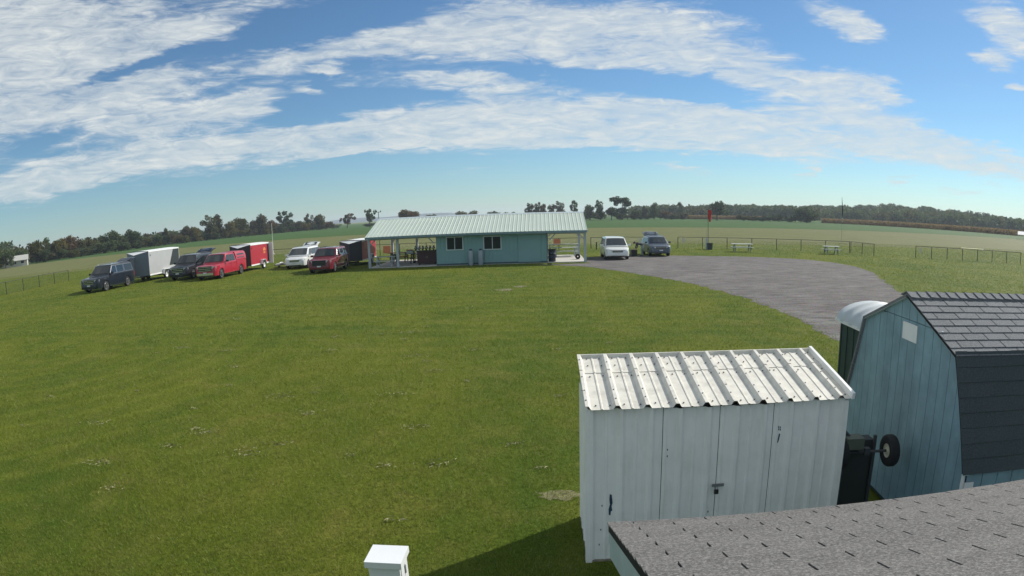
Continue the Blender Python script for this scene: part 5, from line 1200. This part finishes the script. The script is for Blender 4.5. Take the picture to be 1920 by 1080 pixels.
# shrubs and undergrowth closing the hedgerow
SHR = []
for y in range(138, 385, 5): SHR.append((-160 + .0023 * max(0, y - 230) ** 2 * .6 + random.uniform(-3, 3) - (4 if y < 160 else 0), y + random.uniform(-2, 2), random.uniform(3.0, 5.4), random.uniform(5, 8.5), random.choice('GBODYDB')))
for x in range(-105, 76, 6): SHR.append((x + random.uniform(-2, 2), 345 + random.uniform(-6, 6) + (40 if x < 18 else 0), random.uniform(2.5, 4.6) if x > 16 else random.uniform(1.8, 3.2), random.uniform(6, 9), random.choice('DDGDB')))
for x in range(98, 128, 4): SHR.append((x, 305 - (x - 98) * .42 + random.uniform(-2, 2), random.uniform(2.6, 4.4), random.uniform(5, 8), random.choice('DGGO')))
for j, (X, Y, H, W, k) in enumerate(SHR):
    wh = 'low leafy shrub in the undergrowth of the left hedgerow' if X < -108 else 'low dark shrub in the hedge running behind the clubhouse' if X < 18 else 'low dark shrub under the trees right of the clubhouse' if X < 90 else 'low dark shrub in the thicket before the far wood'
    gp = 'hedgerow shrubs at the left' if X < -108 else 'hedge shrubs behind the clubhouse' if X < 18 else 'shrubs right of the clubhouse' if X < 90 else 'shrubs in the right thicket'
    wh = wh.replace('low', ADJ[k], 1) if False else wh
    plant(X, Y, H, W, k, 'low', wh, gp, j, 'shrub')

def mass(name, label, cat, centres, mats_, nq, smin, smax):
    """far wood or crop read as one mass"""
    n = len(centres) * nq; C = np.repeat(np.array(centres), nq, axis=0)
    d = rng.normal(size=(n, 3)); d /= np.linalg.norm(d, axis=1)[:, None]; d *= rng.uniform(.6, 1.05, (n, 1))
    P = C[:, :3] + d * C[:, 3:6]; P[:, 2] = np.maximum(P[:, 2], C[:, 6] + .2)
    s = rng.uniform(smin, smax, (n, 1)); u = rng.normal(size=(n, 3)); u /= np.linalg.norm(u, axis=1)[:, None]; v = np.cross(u, rng.normal(size=(n, 3))); v /= np.linalg.norm(v, axis=1)[:, None]
    V = np.stack([P - u * s, P + v * s * .8, P + u * s, P - v * s * .8], 1).reshape(-1, 3).astype(np.float32)
    me = bpy.data.meshes.new(name); me.vertices.add(n * 4); me.vertices.foreach_set('co', V.ravel()); me.loops.add(n * 4); me.loops.foreach_set('vertex_index', np.arange(n * 4, dtype=np.int32))
    me.polygons.add(n); me.polygons.foreach_set('loop_start', np.arange(0, n * 4, 4, dtype=np.int32)); me.polygons.foreach_set('loop_total', np.full(n, 4, dtype=np.int32))
    for q in mats_: me.materials.append(q)
    me.polygons.foreach_set('material_index', np.repeat(rng.integers(0, len(mats_), len(centres)), nq).astype(np.int32))
    me.update(calc_edges=True); return tag(link(name, me), label, cat, kind='stuff')
# wooded rise on the right
def wood_z(az): return interp(az, [(8, 0), (14, 2), (24, 5), (32, 9), (38, 6), (44, 0), (60, -2)])
b = MB(); azs = [6 + i * 2 for i in range(34)]
for a in azs:
    z = max(0, wood_z(a))
    for (D, f) in ((470, -.02), (540, .3), (640, .9), (800, 1.0), (1100, .2)): b.v.append((D * math.sin(R(a)), D * math.cos(R(a)), z * f + (.02 if f > 0 else -.1)))
for i in range(len(azs) - 1):
    for k in range(4): q = i * 5 + k; b.f.append((q, q + 1, q + 6, q + 5)); b.m.append(0)
tag(b.build('wooded_rise', MATS['crop_cover'], smooth=60, fix=True), kind='structure')
cen = []
for i in range(980):
    a = random.uniform(8, 62); D = random.uniform(470, 760) if i < 700 else random.uniform(466, 520); z = max(0, wood_z(a)) * min(1, max(0, (D - 480) / 160)); hh = random.uniform(5.5, 9.8); r_ = random.uniform(3.6, 6.5)
    cen.append((D * math.sin(R(a)), D * math.cos(R(a)), z + hh * .55, r_, r_, hh * .48, z))
mass('far_wood', 'far wooded rise along the horizon on the right', 'wood', cen, [LEAF['G'], LEAF['D'], LEAF['D'], LEAF['O'], LEAF['G']], 240, .55, 1.1)
cen = []
for i in range(160):
    a = random.uniform(-62, -47); D = random.uniform(330, 420); hh = random.uniform(8, 12); cen.append((D * math.sin(R(a)), D * math.cos(R(a)), hh * .55, 5, 5, hh * .5, 0))
for i in range(120):
    y = 138 + i * 2.2; hh = random.uniform(4.5, 7.0); cen.append((-176 - random.uniform(0, 14) + .0014 * max(0, y - 230) ** 2, y, hh * .5, 3.4, 3.4, hh * .5, 0))
mass('left_wood', 'far trees massed behind the left hedgerow', 'wood', cen, [LEAF['G'], LEAF['D'], LEAF['B']], 160, .5, 1.0)
# standing corn
def corn():
    m = leaf_mat('dry_corn', (.24, .165, .105), (.30, .205, .13)); cen = []
    def strip(p, q, dep, n):
        for _ in range(n):
            f = random.random(); g_ = random.random() * dep; x = p[0] + (q[0] - p[0]) * f; y = p[1] + (q[1] - p[1]) * f; L = math.hypot(x, y); x += x / L * g_; y += y / L * g_
            cen.append((x, y, 1.15, .5, .5, 1.05, 0))
    strip((138, 300), (190, 211), 40, 5200); strip((76, 366), (124, 350), 25, 2300); strip((190, 211), (250, 120), 40, 1500)
    mass('corn_stand', 'strip of dry brown corn standing before the far wood', 'corn', cen, [m], 12, .16, .42)
corn()

# far buildings
def far_house():
    t = thing('white_house', 'pale low house half hidden in the trees at the far left', 'house', (-158.5, 150.5, .3), R(42)); wl = mat('cream_siding', (.50, .50, .46), .7); rf = mat('pale_roof', (.42, .42, .38), .7)
    MB().bx((-4.2, -2.6, 0), (4.2, 2.6, 1.9)).build('wall', wl, t)
    for s in (-1, 1): b = MB(); b.add([(-4.6, s * 3.0, 1.78), (4.6, s * 3.0, 1.78), (4.6, 0, 3.3), (-4.6, 0, 3.3), (-4.6, s * 3.0, 1.65), (4.6, s * 3.0, 1.65), (4.6, 0, 3.17), (-4.6, 0, 3.17)], [(0, 1, 2, 3), (4, 5, 6, 7), (0, 1, 5, 4), (1, 2, 6, 5), (3, 0, 4, 7)]); b.build('roof', rf, t)
    for x in (-2.6, 0, 2.6): w = MB().bx((x - .5, -2.64, .8), (x + .5, -2.61, 1.6)).build('window', m_glass, t); MB().bx((x - .56, -2.66, .72), (x + .56, -2.615, .795)).build('sill', m_trimw, w)
    for x in (-4.2, 4.2): MB().prism([(-2.6, 1.9), (2.6, 1.9), (0, 3.1)], lambda u, v, d: (x + d, u, v), -.02, .02).build('gable', wl, t)
far_house()
t = thing('white_canopy', 'white pitched canopy cut by the right edge before the corn', 'canopy', (139.5, 150.5, 0), R(-42)); t.scale = (.62, .62, .62)
for s in (-1, 1): b = MB(); b.add([(-5, s * 3, 2.4), (5, s * 3, 2.4), (5, 0, 3.9), (-5, 0, 3.9), (-5, s * 3, 2.3), (5, s * 3, 2.3), (5, 0, 3.8), (-5, 0, 3.8)], [(0, 1, 2, 3), (4, 5, 6, 7), (0, 1, 5, 4), (1, 2, 6, 5), (3, 0, 4, 7)]); b.build('roof', m_trimw, t)
for x in (-4.8, 4.8):
    for y in (-2.8, 2.8): MB().bx((x - .08, y - .08, 0), (x + .08, y + .08, 2.38)).build('post', m_trimw, t)

# ------------------------------------------------------------------ air
def haze():
    m = bpy.data.materials.new('haze'); m.use_nodes = True; t = NT(m.node_tree); t.n.clear()
    out = t.node('ShaderNodeOutputMaterial'); v = t.node('ShaderNodeVolumePrincipled'); v.inputs['Color'].default_value = (.80, .90, 1.0, 1); v.inputs['Density'].default_value = .00024; v.inputs['Anisotropy'].default_value = .2
    t.l.new(v.outputs[0], out.inputs['Volume'])
    tag(MB().bx((-4100, -450, -3), (4100, 4100, 40)).build('haze', m), 'thin pale blue haze over the far fields', 'haze', kind='stuff')
haze()
